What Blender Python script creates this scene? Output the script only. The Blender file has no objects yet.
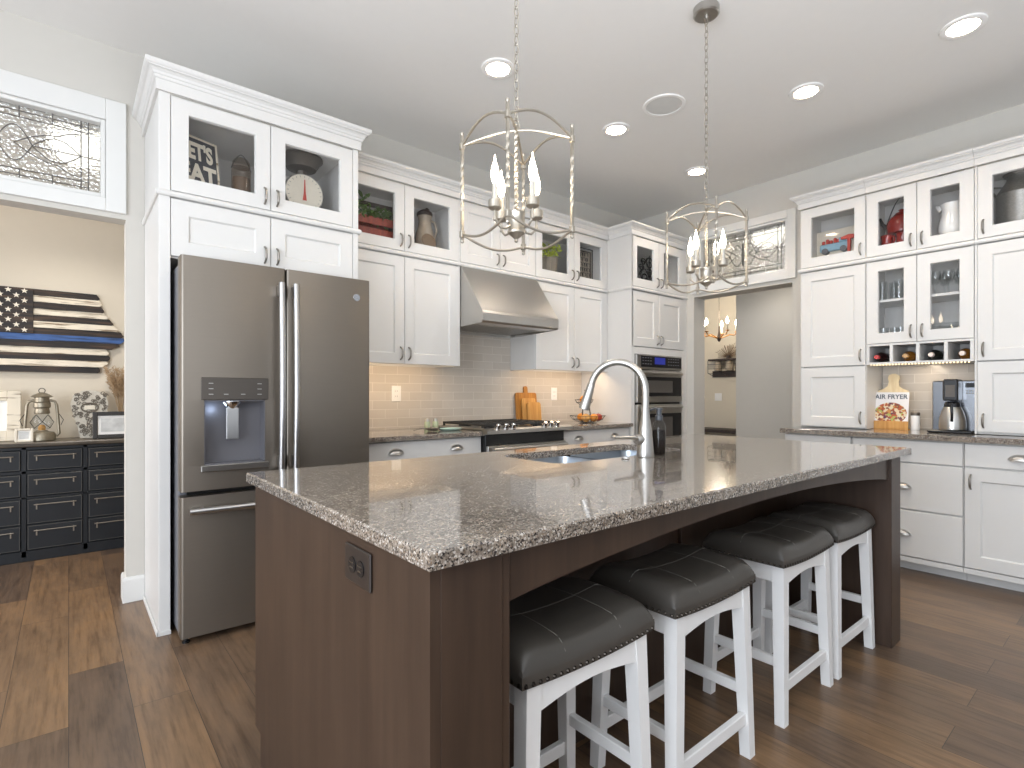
import bpy, math, random
from math import sin, cos, pi, radians
from mathutils import Vector, Matrix
from mathutils.geometry import tessellate_polygon

random.seed(7)
S = bpy.context.scene
COL = S.collection

# ------------------------------------------------------------------ camera
cam_d = bpy.data.cameras.new('camera')
cam_d.sensor_width = 36.0
cam_d.lens = 534.2 / 1024 * 36.0
cam_d.shift_y = 10.2 / 1024
cam_d.clip_start = 0.05
cam = bpy.data.objects.new('camera', cam_d)
COL.objects.link(cam)
cam.location = (0, 0, 1.17)
cam.rotation_euler = (radians(90), 0, -radians(39.69))
S.camera = cam

# ------------------------------------------------------------------ world, daylight and added fill
W = bpy.data.worlds.new('daylight')
S.world = W
W.use_nodes = True
W.node_tree.nodes['Background'].inputs[0].default_value = (0.91, 0.97, 1.06, 1)
# sky a little brighter on the window side (-X)
_tc = W.node_tree.nodes.new('ShaderNodeTexCoord')
_sx = W.node_tree.nodes.new('ShaderNodeSeparateXYZ')
_mr = W.node_tree.nodes.new('ShaderNodeMapRange')
_mr.inputs['From Min'].default_value, _mr.inputs['From Max'].default_value = -1.0, 1.0
_mr.inputs['To Min'].default_value, _mr.inputs['To Max'].default_value = 0.95, 0.35
W.node_tree.links.new(_tc.outputs['Generated'], _sx.inputs[0])
W.node_tree.links.new(_sx.outputs['X'], _mr.inputs['Value'])
W.node_tree.links.new(_mr.outputs[0], W.node_tree.nodes['Background'].inputs[1])


def area_light(name, loc, target, sx, sy, power, col=(1, 1, 1), parent=None, spread=None):
    d = bpy.data.lights.new(name, 'AREA')
    d.shape = 'RECTANGLE'
    d.size, d.size_y = sx, sy
    d.energy = power
    d.color = col
    if spread:
        d.spread = spread
    o = bpy.data.objects.new(name, d)
    COL.objects.link(o)
    o.location = loc
    v = Vector(target) - Vector(loc)
    o.rotation_euler = v.to_track_quat('-Z', 'Y').to_euler()
    if parent:
        o.parent = parent
        o.matrix_parent_inverse = Matrix.Translation(-Vector(parent.location))
    return o


area_light('daylight_side', (-2.8, 0.1, 1.5), (1.0, 1.2, 0.8), 3.0, 2.0, 140, (0.86, 0.94, 1.05))
area_light('added_ceiling_fill', (-0.4, -1.0, 0.93), (-0.4, -1.0, 3.1), 3.4, 2.0, 160, (0.93, 0.98, 1.05))  # added up-facing fill lamp behind the camera, brightens ceiling and upper cabinets

S.view_settings.view_transform = 'Standard'
S.view_settings.look = 'None'
S.view_settings.exposure = 0.25
S.view_settings.gamma = 1.0
S.view_settings.use_curve_mapping = False
S.cycles.use_denoising = True
S.cycles.max_bounces = 10
S.cycles.diffuse_bounces = 5
S.cycles.transparent_max_bounces = 16
S.cycles.sample_clamp_indirect = 6.0


# ------------------------------------------------------------------ materials
def lin(h):
    h = h.lstrip('#')
    c = [int(h[i:i + 2], 16) / 255 for i in (0, 2, 4)]
    return tuple((x / 12.92 if x <= 0.04045 else ((x + 0.055) / 1.055) ** 2.4) for x in c) + (1,)


class NT:
    """small node-tree helper"""
    def __init__(s, name):
        s.m = bpy.data.materials.new(name)
        s.m.use_nodes = True
        s.t = s.m.node_tree
        s.p = s.t.nodes['Principled BSDF']
        s.out = s.t.nodes['Material Output']

    def n(s, kind, **kw):
        x = s.t.nodes.new(kind)
        for k, v in kw.items():
            if k in x.inputs.keys() if isinstance(k, str) else False:
                x.inputs[k].default_value = v
            else:
                setattr(x, k, v)
        return x

    def l(s, a, b):
        s.t.links.new(a, b)

    def coord(s, scale=(1, 1, 1), rot=(0, 0, 0)):
        tc = s.n('ShaderNodeTexCoord')
        mp = s.n('ShaderNodeMapping')
        mp.inputs['Scale'].default_value = scale
        mp.inputs['Rotation'].default_value = rot
        s.l(tc.outputs['Object'], mp.inputs[0])
        return mp.outputs[0]

    def ramp(s, src, stops, interp='LINEAR'):
        r = s.n('ShaderNodeValToRGB')
        r.color_ramp.interpolation = interp
        e = r.color_ramp.elements
        while len(e) < len(stops):
            e.new(0.5)
        for i, (p, c) in enumerate(stops):
            e[i].position = p
            e[i].color = lin(c) if isinstance(c, str) else (c if len(c) == 4 else tuple(c) + (1,))
        s.l(src, r.inputs[0])
        return r.outputs[0]

    def mix(s, fac, a, b, mode='MIX'):
        m = s.n('ShaderNodeMix')
        m.data_type = 'RGBA'
        m.blend_type = mode
        for sock, v in ((m.inputs[0], fac), (m.inputs[6], a), (m.inputs[7], b)):
            if hasattr(v, 'is_linked') or isinstance(v, bpy.types.NodeSocket):
                s.l(v, sock)
            else:
                sock.default_value = v
        return m.outputs[2]

    def noise(s, vec, scale, detail=4, rough=0.5):
        x = s.n('ShaderNodeTexNoise')
        x.inputs['Scale'].default_value = scale
        x.inputs['Detail'].default_value = detail
        x.inputs['Roughness'].default_value = rough
        s.l(vec, x.inputs['Vector'])
        return x.outputs['Fac']

    def bump(s, h, strength=0.2, dist=0.01):
        b = s.n('ShaderNodeBump')
        b.inputs['Strength'].default_value = strength
        b.inputs['Distance'].default_value = dist
        s.l(h, b.inputs['Height'])
        s.l(b.outputs[0], s.p.inputs['Normal'])
        return b.outputs[0]

    def base(s, col, rough=0.5, metal=0.0, spec=0.5):
        if isinstance(col, str):
            col = lin(col)
        if isinstance(col, bpy.types.NodeSocket):
            s.l(col, s.p.inputs['Base Color'])
        else:
            s.p.inputs['Base Color'].default_value = col
        if isinstance(rough, bpy.types.NodeSocket):
            s.l(rough, s.p.inputs['Roughness'])
        else:
            s.p.inputs['Roughness'].default_value = rough
        s.p.inputs['Metallic'].default_value = metal
        s.p.inputs['Specular IOR Level'].default_value = spec
        return s.m


def plain(name, col, rough=0.5, metal=0.0, var=0.06, scale=18.0, spec=0.5):
    """solid colour with a faint mottling"""
    t = NT(name)
    c = lin(col) if isinstance(col, str) else col
    v = t.coord()
    f = t.noise(v, scale, 3)
    dk = tuple(x * (1 - var) for x in c[:3]) + (1,)
    lt = tuple(min(1, x * (1 + var)) for x in c[:3]) + (1,)
    return t.base(t.mix(f, dk, lt), rough, metal, spec)


def metal_mat(name, col, rough, brushed=(60, 60, 2), amt=0.12, metal=1.0):
    t = NT(name)
    c = lin(col)
    f = t.noise(t.coord(brushed), 6, 3)
    col_o = t.mix(f, tuple(x * (1 - amt) for x in c[:3]) + (1,), tuple(min(1, x * (1 + amt)) for x in c[:3]) + (1,))
    r = t.n('ShaderNodeMapRange')
    r.inputs['To Min'].default_value = rough * 0.95
    r.inputs['To Max'].default_value = rough * 1.05
    t.l(f, r.inputs['Value'])
    return t.base(col_o, r.outputs[0], metal)


def emit(name, col, strength):
    t = NT(name)
    t.base(col, 0.4)
    t.p.inputs['Emission Color'].default_value = lin(col) if isinstance(col, str) else col
    t.p.inputs['Emission Strength'].default_value = strength
    return t.m


def glass_mat(name, tint=(0.96, 0.97, 0.96, 1), base=0.05, rough=0.02, bumpy=0.0, scale=60):
    """thin clear glass: see-through with a fresnel reflection"""
    t = NT(name)
    tr = t.n('ShaderNodeBsdfTransparent')
    tr.inputs[0].default_value = tint
    gl = t.n('ShaderNodeBsdfGlossy')
    gl.inputs['Roughness'].default_value = rough
    lw = t.n('ShaderNodeLayerWeight')
    lw.inputs['Blend'].default_value = 0.5
    pw = t.n('ShaderNodeMath', operation='POWER')
    t.l(lw.outputs['Facing'], pw.inputs[0])
    pw.inputs[1].default_value = 4.0
    mr = t.n('ShaderNodeMapRange')
    mr.inputs['To Min'].default_value = base
    mr.inputs['To Max'].default_value = 0.6
    t.l(pw.outputs[0], mr.inputs['Value'])
    mx = t.n('ShaderNodeMixShader')
    t.l(mr.outputs[0], mx.inputs[0])
    t.l(tr.outputs[0], mx.inputs[1])
    t.l(gl.outputs[0], mx.inputs[2])
    t.l(mx.outputs[0], t.out.inputs[0])
    t.t.nodes.remove(t.p)
    return t.m


def textured_glass(name):
    """pebbled leaded glass"""
    t = NT(name)
    v = t.coord()
    vo = t.n('ShaderNodeTexVoronoi')
    vo.inputs['Scale'].default_value = 62
    t.l(v, vo.inputs['Vector'])
    b = t.n('ShaderNodeBump')
    b.inputs['Strength'].default_value = 0.6
    b.inputs['Distance'].default_value = 0.010
    t.l(vo.outputs['Distance'], b.inputs['Height'])
    rf = t.n('ShaderNodeBsdfRefraction')
    rf.inputs['IOR'].default_value = 1.15
    rf.inputs['Roughness'].default_value = 0.08
    rf.inputs[0].default_value = (0.9, 0.91, 0.9, 1)
    gl = t.n('ShaderNodeBsdfGlossy')
    gl.inputs['Roughness'].default_value = 0.12
    t.l(b.outputs[0], rf.inputs['Normal'])
    t.l(b.outputs[0], gl.inputs['Normal'])
    mx = t.n('ShaderNodeMixShader')
    mx.inputs[0].default_value = 0.22
    t.l(rf.outputs[0], mx.inputs[1])
    t.l(gl.outputs[0], mx.inputs[2])
    t.l(mx.outputs[0], t.out.inputs[0])
    t.t.nodes.remove(t.p)
    return t.m


def floor_mat():
    t = NT('rustic_plank_floor')
    v = t.coord(rot=(0, 0, radians(90)))
    br = t.n('ShaderNodeTexBrick')
    br.offset, br.offset_frequency = 0.37, 2
    br.inputs['Color1'].default_value = (0, 0, 0, 1)
    br.inputs['Color2'].default_value = (1, 1, 1, 1)
    br.inputs['Mortar'].default_value = (0.5, 0.5, 0.5, 1)
    br.inputs['Scale'].default_value = 1.0
    br.inputs['Brick Width'].default_value = 1.22
    br.inputs['Row Height'].default_value = 0.185
    br.inputs['Mortar Size'].default_value = 0.0012
    br.inputs['Mortar Smooth'].default_value = 0.1
    t.l(v, br.inputs['Vector'])
    tone = t.ramp(br.outputs['Color'], [(0.0, '#625143'), (0.3, '#6e5a48'), (0.55, '#79624c'), (0.8, '#856a4e'), (1.0, '#725d49')])
    # long grain, shifted per plank
    tc = t.n('ShaderNodeTexCoord')
    ad = t.n('ShaderNodeVectorMath', operation='ADD')
    t.l(tc.outputs['Object'], ad.inputs[0])
    t.l(br.outputs['Color'], ad.inputs[1])
    mp = t.n('ShaderNodeMapping')
    mp.inputs['Scale'].default_value = (26, 1.6, 1)
    t.l(ad.outputs[0], mp.inputs[0])
    g = t.noise(mp.outputs[0], 2.2, 8, 0.62)
    grain = t.ramp(g, [(0.30, (0.52, 0.48, 0.45)), (0.5, (0.97, 0.96, 0.95)), (0.72, (1.2, 1.19, 1.17))])
    mp2 = t.n('ShaderNodeMapping')
    mp2.inputs['Scale'].default_value = (4.5, 1.3, 1)
    t.l(ad.outputs[0], mp2.inputs[0])
    blot = t.ramp(t.noise(mp2.outputs[0], 2.0, 5, 0.6), [(0.3, (0.68, 0.67, 0.68)), (0.52, (1.0, 0.98, 0.96)), (0.75, (1.28, 1.18, 1.0))])
    c = t.mix(0.85, tone, grain, 'MULTIPLY')
    c = t.mix(0.9, c, blot, 'MULTIPLY')
    c = t.mix(br.outputs['Fac'], c, (0.045, 0.033, 0.026, 1))
    rr = t.n('ShaderNodeMapRange')
    rr.inputs['To Min'].default_value = 0.24
    rr.inputs['To Max'].default_value = 0.40
    t.l(g, rr.inputs['Value'])
    t.base(c, rr.outputs[0], 0, 0.42)
    t.bump(g, 0.12, 0.004)
    return t.m


def granite_mat():
    t = NT('speckled_granite')
    v = t.coord()
    w = t.n('ShaderNodeTexNoise')
    w.inputs['Scale'].default_value = 110
    t.l(v, w.inputs['Vector'])
    wv = t.mix(0.006, v, w.outputs['Color'], 'ADD')
    vo = t.n('ShaderNodeTexVoronoi')
    vo.inputs['Scale'].default_value = 310
    t.l(wv, vo.inputs['Vector'])
    sp = t.n('ShaderNodeSeparateColor')
    t.l(vo.outputs['Color'], sp.inputs[0])
    c1 = t.ramp(sp.outputs[0], [(0.0, '#2f2b2a'), (0.11, '#5a534d'), (0.27, '#7d7368'), (0.48, '#8f8478'), (0.68, '#a0968b'), (0.88, '#c2bcb4'), (0.96, '#84715f')], 'CONSTANT')
    big = t.ramp(t.noise(v, 38, 5, 0.65), [(0.36, (0.62, 0.60, 0.59)), (0.52, (1, 1, 1)), (0.68, (1.18, 1.15, 1.1))])
    c = t.mix(0.8, c1, big, 'MULTIPLY')
    t.p.inputs['Coat Weight'].default_value = 0.55
    t.p.inputs['Coat Roughness'].default_value = 0.02
    t.p.inputs['Coat IOR'].default_value = 1.5
    return t.base(c, 0.10, 0, 0.5)


def wood_mat(name, a, b, rough=0.4, scale=(30, 30, 1.5), lo=0.3, hi=0.7, spec=0.45):
    t = NT(name)
    v = t.coord(scale)
    g = t.noise(v, 1.6, 7, 0.6)
    c = t.ramp(g, [(lo, a), (hi, b)])
    v2 = t.coord((3, 3, 1.2))
    c = t.mix(0.6, c, t.ramp(t.noise(v2, 2.2, 3), [(0.3, (0.78, 0.78, 0.78)), (0.7, (1.15, 1.13, 1.1))]), 'MULTIPLY')
    t.base(c, rough, 0, spec)
    t.bump(g, 0.06, 0.003)
    return t.m


def tile_mat():
    t = NT('glazed_subway_tile')
    tc = t.n('ShaderNodeTexCoord')
    sx = t.n('ShaderNodeSeparateXYZ')
    t.l(tc.outputs['Object'], sx.inputs[0])
    cm = t.n('ShaderNodeCombineXYZ')
    t.l(sx.outputs['X'], cm.inputs['X'])
    t.l(sx.outputs['Z'], cm.inputs['Y'])
    br = t.n('ShaderNodeTexBrick')
    br.offset = 0.5
    br.inputs['Color1'].default_value = lin('#c6bdb1')
    br.inputs['Color2'].default_value = lin('#d0c7bb')
    br.inputs['Mortar'].default_value = lin('#dcd5ca')
    br.inputs['Scale'].default_value = 1
    br.inputs['Brick Width'].default_value = 0.203
    br.inputs['Row Height'].default_value = 0.066
    br.inputs['Mortar Size'].default_value = 0.0022
    br.inputs['Mortar Smooth'].default_value = 0.3
    br.inputs['Bias'].default_value = -0.2
    t.l(cm.outputs[0], br.inputs['Vector'])
    wav = t.noise(cm.outputs[0], 14, 2)
    inv = t.n('ShaderNodeMath', operation='MULTIPLY_ADD')
    t.l(br.outputs['Fac'], inv.inputs[0])
    inv.inputs[1].default_value = -1.6
    t.l(wav, inv.inputs[2])
    t.base(br.outputs['Color'], 0.13, 0, 0.5)
    t.bump(inv.outputs[0], 0.35, 0.004)
    return t.m


M = {}
M['wall'] = plain('greige_wall_paint', '#c6c2ba', 0.85, var=0.015, spec=0.2)
M['tan_wall'] = plain('tan_wall_paint', '#d9cfbd', 0.85, var=0.015, spec=0.2)
M['ceiling'] = plain('flat_ceiling_paint', '#e6e4e0', 0.9, var=0.012, spec=0.2)
M['white'] = plain('white_cabinet_paint', '#d6d4d0', 0.38, var=0.012, spec=0.4)
M['trim'] = plain('white_trim_paint', '#d8d7d3', 0.4, var=0.012, spec=0.4)
M['floor'] = floor_mat()
M['granite'] = granite_mat()
M['tile'] = tile_mat()
M['island'] = wood_mat('dark_stained_maple', '#392b22', '#46362b', 0.40, (22, 22, 1.2))
M['stool_white'] = plain('white_stool_paint', '#e9e8e6', 0.42, var=0.02)
M['leather'] = plain('charcoal_leather', '#47433e', 0.36, var=0.10, scale=9)
M['thread'] = plain('grey_thread', '#75716a', 0.7)
M['nail'] = metal_mat('dark_bronze_nails', '#3a3530', 0.35)
M['slate'] = metal_mat('slate_appliance_steel', '#827a70', 0.40, (2, 2, 90), 0.05, 0.85)
M['recess'] = metal_mat('satin_recess_liner', '#77767a', 0.62, (2, 2, 90), 0.04, 0.6)
M['slate_dark'] = metal_mat('dark_slate_panel', '#5d5751', 0.30, (2, 2, 90), 0.05, 0.85)
M['steel'] = metal_mat('brushed_steel', '#bdbab5', 0.30, (2, 60, 60), 0.04)
M['steel_dark'] = metal_mat('dark_polished_steel', '#85878b', 0.22, (2, 60, 60), 0.05)
M['steel_v'] = metal_mat('brushed_steel_upright', '#bcbbba', 0.30, (60, 60, 2), 0.04)
M['sink_steel'] = metal_mat('satin_sink_steel', '#aeb4ba', 0.32, (40, 3, 3), 0.06)
M['nickel'] = metal_mat('satin_nickel', '#b9b6b1', 0.34, (8, 8, 8), 0.05)
M['pewter'] = metal_mat('dark_pewter_pull', '#9a958e', 0.34, (8, 8, 8), 0.08)
M['case_grey'] = plain('grey_appliance_case', '#6d6d70', 0.45)
M['pump_grey'] = plain('dark_grey_pump', '#414449', 0.35)
M['black'] = plain('black_enamel', '#141414', 0.3, var=0.1)
M['iron'] = plain('cast_iron', '#23211f', 0.55, var=0.15)
M['black_glass'] = plain('black_oven_glass', '#17171a', 0.06, var=0.02, spec=0.6)
M['oven_window'] = plain('smoked_oven_window', '#57524d', 0.07, var=0.02, spec=0.6)
M['plastic_white'] = plain('white_plastic', '#f0eeea', 0.35, var=0.01)
M['plastic_brown'] = plain('dark_brown_plastic', '#2e2825', 0.3, var=0.05)
M['plastic_black'] = plain('black_plastic', '#1b1b1d', 0.25, var=0.05)
M['display'] = emit('blue_oven_display', '#27339a', 0.12)
M['glass'] = glass_mat('cabinet_glass', (0.99, 0.99, 0.99, 1), base=0.02)
M['crystal'] = glass_mat('drinking_glass', (0.95, 0.96, 0.96, 1), 0.07, 0.03)
M['bottle_clear'] = glass_mat('clear_bottle', (0.88, 0.89, 0.89, 1), 0.03, 0.03)
M['leaded'] = textured_glass('pebbled_glass')
M['lead'] = plain('lead_came', '#5f5d59', 0.5)
M['silver_leaf'] = metal_mat('aged_silver_leaf', '#b3aca0', 0.34, (14, 14, 14), 0.14, 0.9)
M['bulb'] = emit('lit_flame_bulb', '#ffe9c8', 26)
M['candle'] = plain('silver_candle_sleeve', '#b9b4aa', 0.4, 0.4)
M['downlight'] = emit('lit_downlight', '#fff6e8', 9)
M['led'] = emit('lit_led_strip', '#ffe2b0', 2.5)
M['grille'] = plain('speaker_grille', '#d2d1cd', 0.8)
M['board'] = wood_mat('maple_board', '#b97f3e', '#d9a862', 0.45)
M['board2'] = wood_mat('honey_board', '#9a6427', '#c4893f', 0.45)
M['pale_wood'] = wood_mat('pale_wood', '#dcc49a', '#ecdcb8', 0.5)
M['orange'] = plain('orange_peel', '#d98a2c', 0.45, scale=90)
M['apple'] = plain('red_apple_skin', '#a83a22', 0.3, var=0.3)
M['onion'] = plain('golden_onion_skin', '#cf9a55', 0.4, var=0.2)
M['wire'] = plain('dark_wire', '#3f3a35', 0.4, 0.6)
M['teal'] = plain('pale_teal_glaze', '#a9c4ba', 0.25, var=0.03)
M['sage'] = plain('sage_ceramic', '#b5bf9d', 0.3, var=0.03)
M['leaf'] = plain('green_leaf', '#5a7838', 0.5, var=0.5, scale=25)
M['leaf_yellow'] = plain('chartreuse_leaf', '#b4c23c', 0.5, var=0.4, scale=25)
M['red_wood'] = wood_mat('red_stained_crate', '#70291c', '#93402c', 0.55)
M['dark_wood'] = wood_mat('weathered_dark_wood', '#2f2723', '#4b3c33', 0.6)
M['grey_wood'] = wood_mat('weathered_grey_wood', '#6f675c', '#968c7d', 0.65)
M['aged_panel'] = wood_mat('aged_pale_panel', '#9a8f80', '#b9ae9d', 0.65)
M['white_wood'] = wood_mat('distressed_white_wood', '#8a7860', '#e6dcc8', 0.6, (2.2, 20, 34), lo=0.36, hi=0.47)
M['blue_wood'] = wood_mat('distressed_blue_wood', '#17202f', '#3d5f98', 0.55, (2.2, 20, 34), lo=0.36, hi=0.52)
M['black_wood'] = wood_mat('distressed_black_wood', '#221d1a', '#55402f', 0.5, (2.2, 20, 34), lo=0.46, hi=0.72)
M['chest'] = plain('distressed_black_chest_paint', '#191c20', 0.42, var=0.35, scale=7)
M['chest_worn'] = plain('worn_chest_edge', '#5c5a55', 0.55, var=0.3)
M['chest_top'] = wood_mat('dark_chest_top', '#3a332c', '#6d6253', 0.35, (1.5, 20, 20))
M['chest_pull'] = metal_mat('aged_bar_pull', '#9d9488', 0.45)
M['slateboard'] = plain('charcoal_sign_board', '#3d3d42', 0.7, var=0.15)
M['cream'] = plain('cream_paint', '#e6ddcb', 0.6, var=0.08)
M['galv'] = metal_mat('galvanised_tin', '#8f8c86', 0.42, (12, 12, 12), 0.25, 0.85)
M['tin_dark'] = metal_mat('dark_tin', '#6b655e', 0.45, (12, 12, 12), 0.2, 0.7)
M['brass_old'] = metal_mat('tarnished_brass', '#9a917f', 0.42, (14, 14, 14), 0.3, 0.75)
M['bronze_glass'] = glass_mat('smoky_jar_glass', (0.78, 0.72, 0.66, 1), 0.06, 0.05)
M['china'] = plain('white_china', '#f1f0ec', 0.15, var=0.01)
M['red_enamel'] = plain('red_enamel', '#7d1a12', 0.10, var=0.15)
M['truck_blue'] = plain('pale_blue_paint', '#93b6c6', 0.6, var=0.2)
M['truck_red'] = plain('faded_red_paint', '#c94a3c', 0.6, var=0.15)
M['rose_wine'] = plain('dark_red_wine_bottle', '#2a0f10', 0.1, var=0.05)
M['amber'] = plain('amber_bottle', '#8a5718', 0.1, var=0.1)
M['dark_bottle'] = plain('dark_green_bottle', '#17180f', 0.1, var=0.05)
M['foil_red'] = plain('red_foil', '#c24a48', 0.35)
M['foil_gold'] = plain('tan_foil', '#c29a6a', 0.35)
M['foil_white'] = plain('pale_foil', '#e3d3c8', 0.35)
M['page'] = plain('white_page', '#f2efea', 0.5, var=0.01)
M['ink'] = plain('slate_ink', '#46525f', 0.5)
M['pampas'] = plain('dried_pampas', '#b59a78', 0.8, var=0.25, scale=40)
M['paper_photo'] = plain('grey_photograph', '#cfcfcc', 0.4, var=0.5, scale=14)
M['frame_black'] = plain('black_frame_wood', '#35322f', 0.45)
M['seed'] = plain('peppery_soap_beans', '#221a15', 0.9, var=0.6, scale=220, spec=0.1)
M['grout_stone'] = plain('carved_stone', '#c9c2b4', 0.7, var=0.3, scale=60)
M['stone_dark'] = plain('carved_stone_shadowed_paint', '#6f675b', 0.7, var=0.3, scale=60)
M['wicker'] = plain('brown_wicker', '#75614c', 0.7, var=0.4, scale=80)
M['rustic_jug'] = plain('mottled_stoneware', '#a79a88', 0.45, var=0.35, scale=26)
M['chrome'] = metal_mat('polished_chrome', '#d8d8d8', 0.12, (8, 8, 8), 0.02)


def book_cover():
    t = NT('printed_book_cover')
    v = t.coord()
    vo = t.n('ShaderNodeTexVoronoi')
    vo.inputs['Scale'].default_value = 70
    t.l(v, vo.inputs['Vector'])
    sp = t.n('ShaderNodeSeparateColor')
    t.l(vo.outputs['Color'], sp.inputs[0])
    food = t.ramp(sp.outputs[0], [(0, '#b4572f'), (0.2, '#e2cfae'), (0.4, '#8d4b3a'), (0.55, '#d8d0b2'), (0.7, '#c98a4a'), (0.82, '#5d3550'), (0.92, '#a9b25c')], 'CONSTANT')
    mp = t.n('ShaderNodeMapping')
    mp.inputs['Location'].default_value = (0, 0, 0.025 / 0.082)
    mp.inputs['Scale'].default_value = (1 / 0.102, 0, 1 / 0.082)
    tc = t.n('ShaderNodeTexCoord')
    t.l(tc.outputs['Object'], mp.inputs[0])
    ln = t.n('ShaderNodeVectorMath', operation='LENGTH')
    t.l(mp.outputs[0], ln.inputs[0])
    lt = t.n('ShaderNodeMath', operation='LESS_THAN')
    t.l(ln.outputs['Value'], lt.inputs[0])
    lt.inputs[1].default_value = 1.0
    return t.base(t.mix(lt.outputs[0], lin('#e9e6e6'), food), 0.3)


M['cover'] = book_cover()


# ------------------------------------------------------------------ mesh builder
class MB:
    def __init__(s):
        s.v, s.f, s.sm = [], [], []

    def add(s, vs, fs, smooth=False, mtx=None):
        o = len(s.v)
        for p in vs:
            p = Vector(p)
            s.v.append(mtx @ p if mtx else p)
        for f in fs:
            s.f.append([o + i for i in f])
            s.sm.append(smooth)
        return s

    def box(s, x0, x1, y0, y1, z0, z1, b=0.0015, mtx=None):
        x0, x1 = min(x0, x1), max(x0, x1)
        y0, y1 = min(y0, y1), max(y0, y1)
        z0, z1 = min(z0, z1), max(z0, z1)
        b = min(b, (x1 - x0) * .45, (y1 - y0) * .45, (z1 - z0) * .45)
        if b <= 0:
            vs = [(x, y, z) for x in (x0, x1) for y in (y0, y1) for z in (z0, z1)]
            fs = [(0, 1, 3, 2), (4, 6, 7, 5), (0, 4, 5, 1), (2, 3, 7, 6), (0, 2, 6, 4), (1, 5, 7, 3)]
            return s.add(vs, fs, False, mtx)
        X, Y, Z = (x0, x1), (y0, y1), (z0, z1)
        vs, idx = [], {}
        for i in (0, 1):
            for j in (0, 1):
                for k in (0, 1):
                    sx, sy, sz = (1, -1)[i] * b, (1, -1)[j] * b, (1, -1)[k] * b
                    idx[i, j, k, 0] = len(vs); vs.append((X[i], Y[j] + sy, Z[k] + sz))
                    idx[i, j, k, 1] = len(vs); vs.append((X[i] + sx, Y[j], Z[k] + sz))
                    idx[i, j, k, 2] = len(vs); vs.append((X[i] + sx, Y[j] + sy, Z[k]))
        fs = []
        for i in (0, 1):
            q = [idx[i, 0, 0, 0], idx[i, 0, 1, 0], idx[i, 1, 1, 0], idx[i, 1, 0, 0]]
            fs.append(q if i == 0 else q[::-1])
        for j in (0, 1):
            q = [idx[0, j, 0, 1], idx[1, j, 0, 1], idx[1, j, 1, 1], idx[0, j, 1, 1]]
            fs.append(q if j == 0 else q[::-1])
        for k in (0, 1):
            q = [idx[0, 0, k, 2], idx[0, 1, k, 2], idx[1, 1, k, 2], idx[1, 0, k, 2]]
            fs.append(q if k == 0 else q[::-1])
        for i in (0, 1):
            for j in (0, 1):
                q = [idx[i, j, 0, 0], idx[i, j, 0, 1], idx[i, j, 1, 1], idx[i, j, 1, 0]]
                fs.append(q if (i + j) % 2 else q[::-1])
            for k in (0, 1):
                q = [idx[i, 0, k, 0], idx[i, 1, k, 0], idx[i, 1, k, 2], idx[i, 0, k, 2]]
                fs.append(q if (i + k) % 2 else q[::-1])
        for j in (0, 1):
            for k in (0, 1):
                q = [idx[0, j, k, 1], idx[0, j, k, 2], idx[1, j, k, 2], idx[1, j, k, 1]]
                fs.append(q if (j + k) % 2 else q[::-1])
        for i in (0, 1):
            for j in (0, 1):
                for k in (0, 1):
                    q = [idx[i, j, k, 0], idx[i, j, k, 1], idx[i, j, k, 2]]
                    fs.append(q if (i + j + k) % 2 == 0 else q[::-1])
        return s.add(vs, fs, False, mtx)

    def tube(s, pts, r, seg=8, caps=True, closed=False, smooth=True, flat=1.0):
        """round (or oval, flat<1) bar along pts; r a number or a list"""
        P = [Vector(p) for p in pts]
        n = len(P)
        R = r if isinstance(r, (list, tuple)) else [r] * n
        vs, prev = [], None
        for i in range(n):
            if closed:
                t = P[(i + 1) % n] - P[i - 1]
            else:
                t = P[min(i + 1, n - 1)] - P[max(i - 1, 0)]
            t.normalize()
            if prev is None:
                a = Vector((0, 0, 1)) if abs(t.z) < 0.9 else Vector((1, 0, 0))
                u = t.cross(a).normalized()
            else:
                u = (prev - t * prev.dot(t)).normalized()
            prev = u
            w = t.cross(u)
            for k in range(seg):
                a = 2 * pi * k / seg
                vs.append(P[i] + (u * cos(a) + w * sin(a) * flat) * R[i])
        fs = []
        m = n if closed else n - 1
        for i in range(m):
            for k in range(seg):
                a, b = i * seg, ((i + 1) % n) * seg
                fs.append((a + k, a + (k + 1) % seg, b + (k + 1) % seg, b + k))
        s.add(vs, fs, smooth)
        if caps and not closed:
            s.add(vs[:seg], [list(range(seg))[::-1]])
            s.add(vs[-seg:], [list(range(seg))])
        return s

    def lathe(s, prof, seg=24, c=(0, 0, 0), axis='z', sx=1.0, sy=1.0, smooth=True, a0=0.0, mtx=None):
        vs, fs = [], []
        for r, z in prof:
            for k in range(seg):
                a = a0 + 2 * pi * k / seg
                p = (r * cos(a) * sx, r * sin(a) * sy, z)
                if axis == 'x':
                    p = (z, p[0], p[1])
                elif axis == 'y':
                    p = (p[0], z, p[1])
                vs.append(Vector(p) + Vector(c))
        n = len(prof)
        for i in range(n - 1):
            for k in range(seg):
                q = (i * seg + k, i * seg + (k + 1) % seg, (i + 1) * seg + (k + 1) % seg, (i + 1) * seg + k)
                fs.append(q if axis != 'y' else q[::-1])
        s.add(vs, fs, smooth, mtx)
        for i, rev in ((0, True), (n - 1, False)):
            if prof[i][0] > 1e-4:
                q = list(range(seg))
                if rev != (axis == 'y'):
                    q = q[::-1]
                s.add(vs[i * seg:(i + 1) * seg], [q], False, mtx)
        return s

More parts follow.
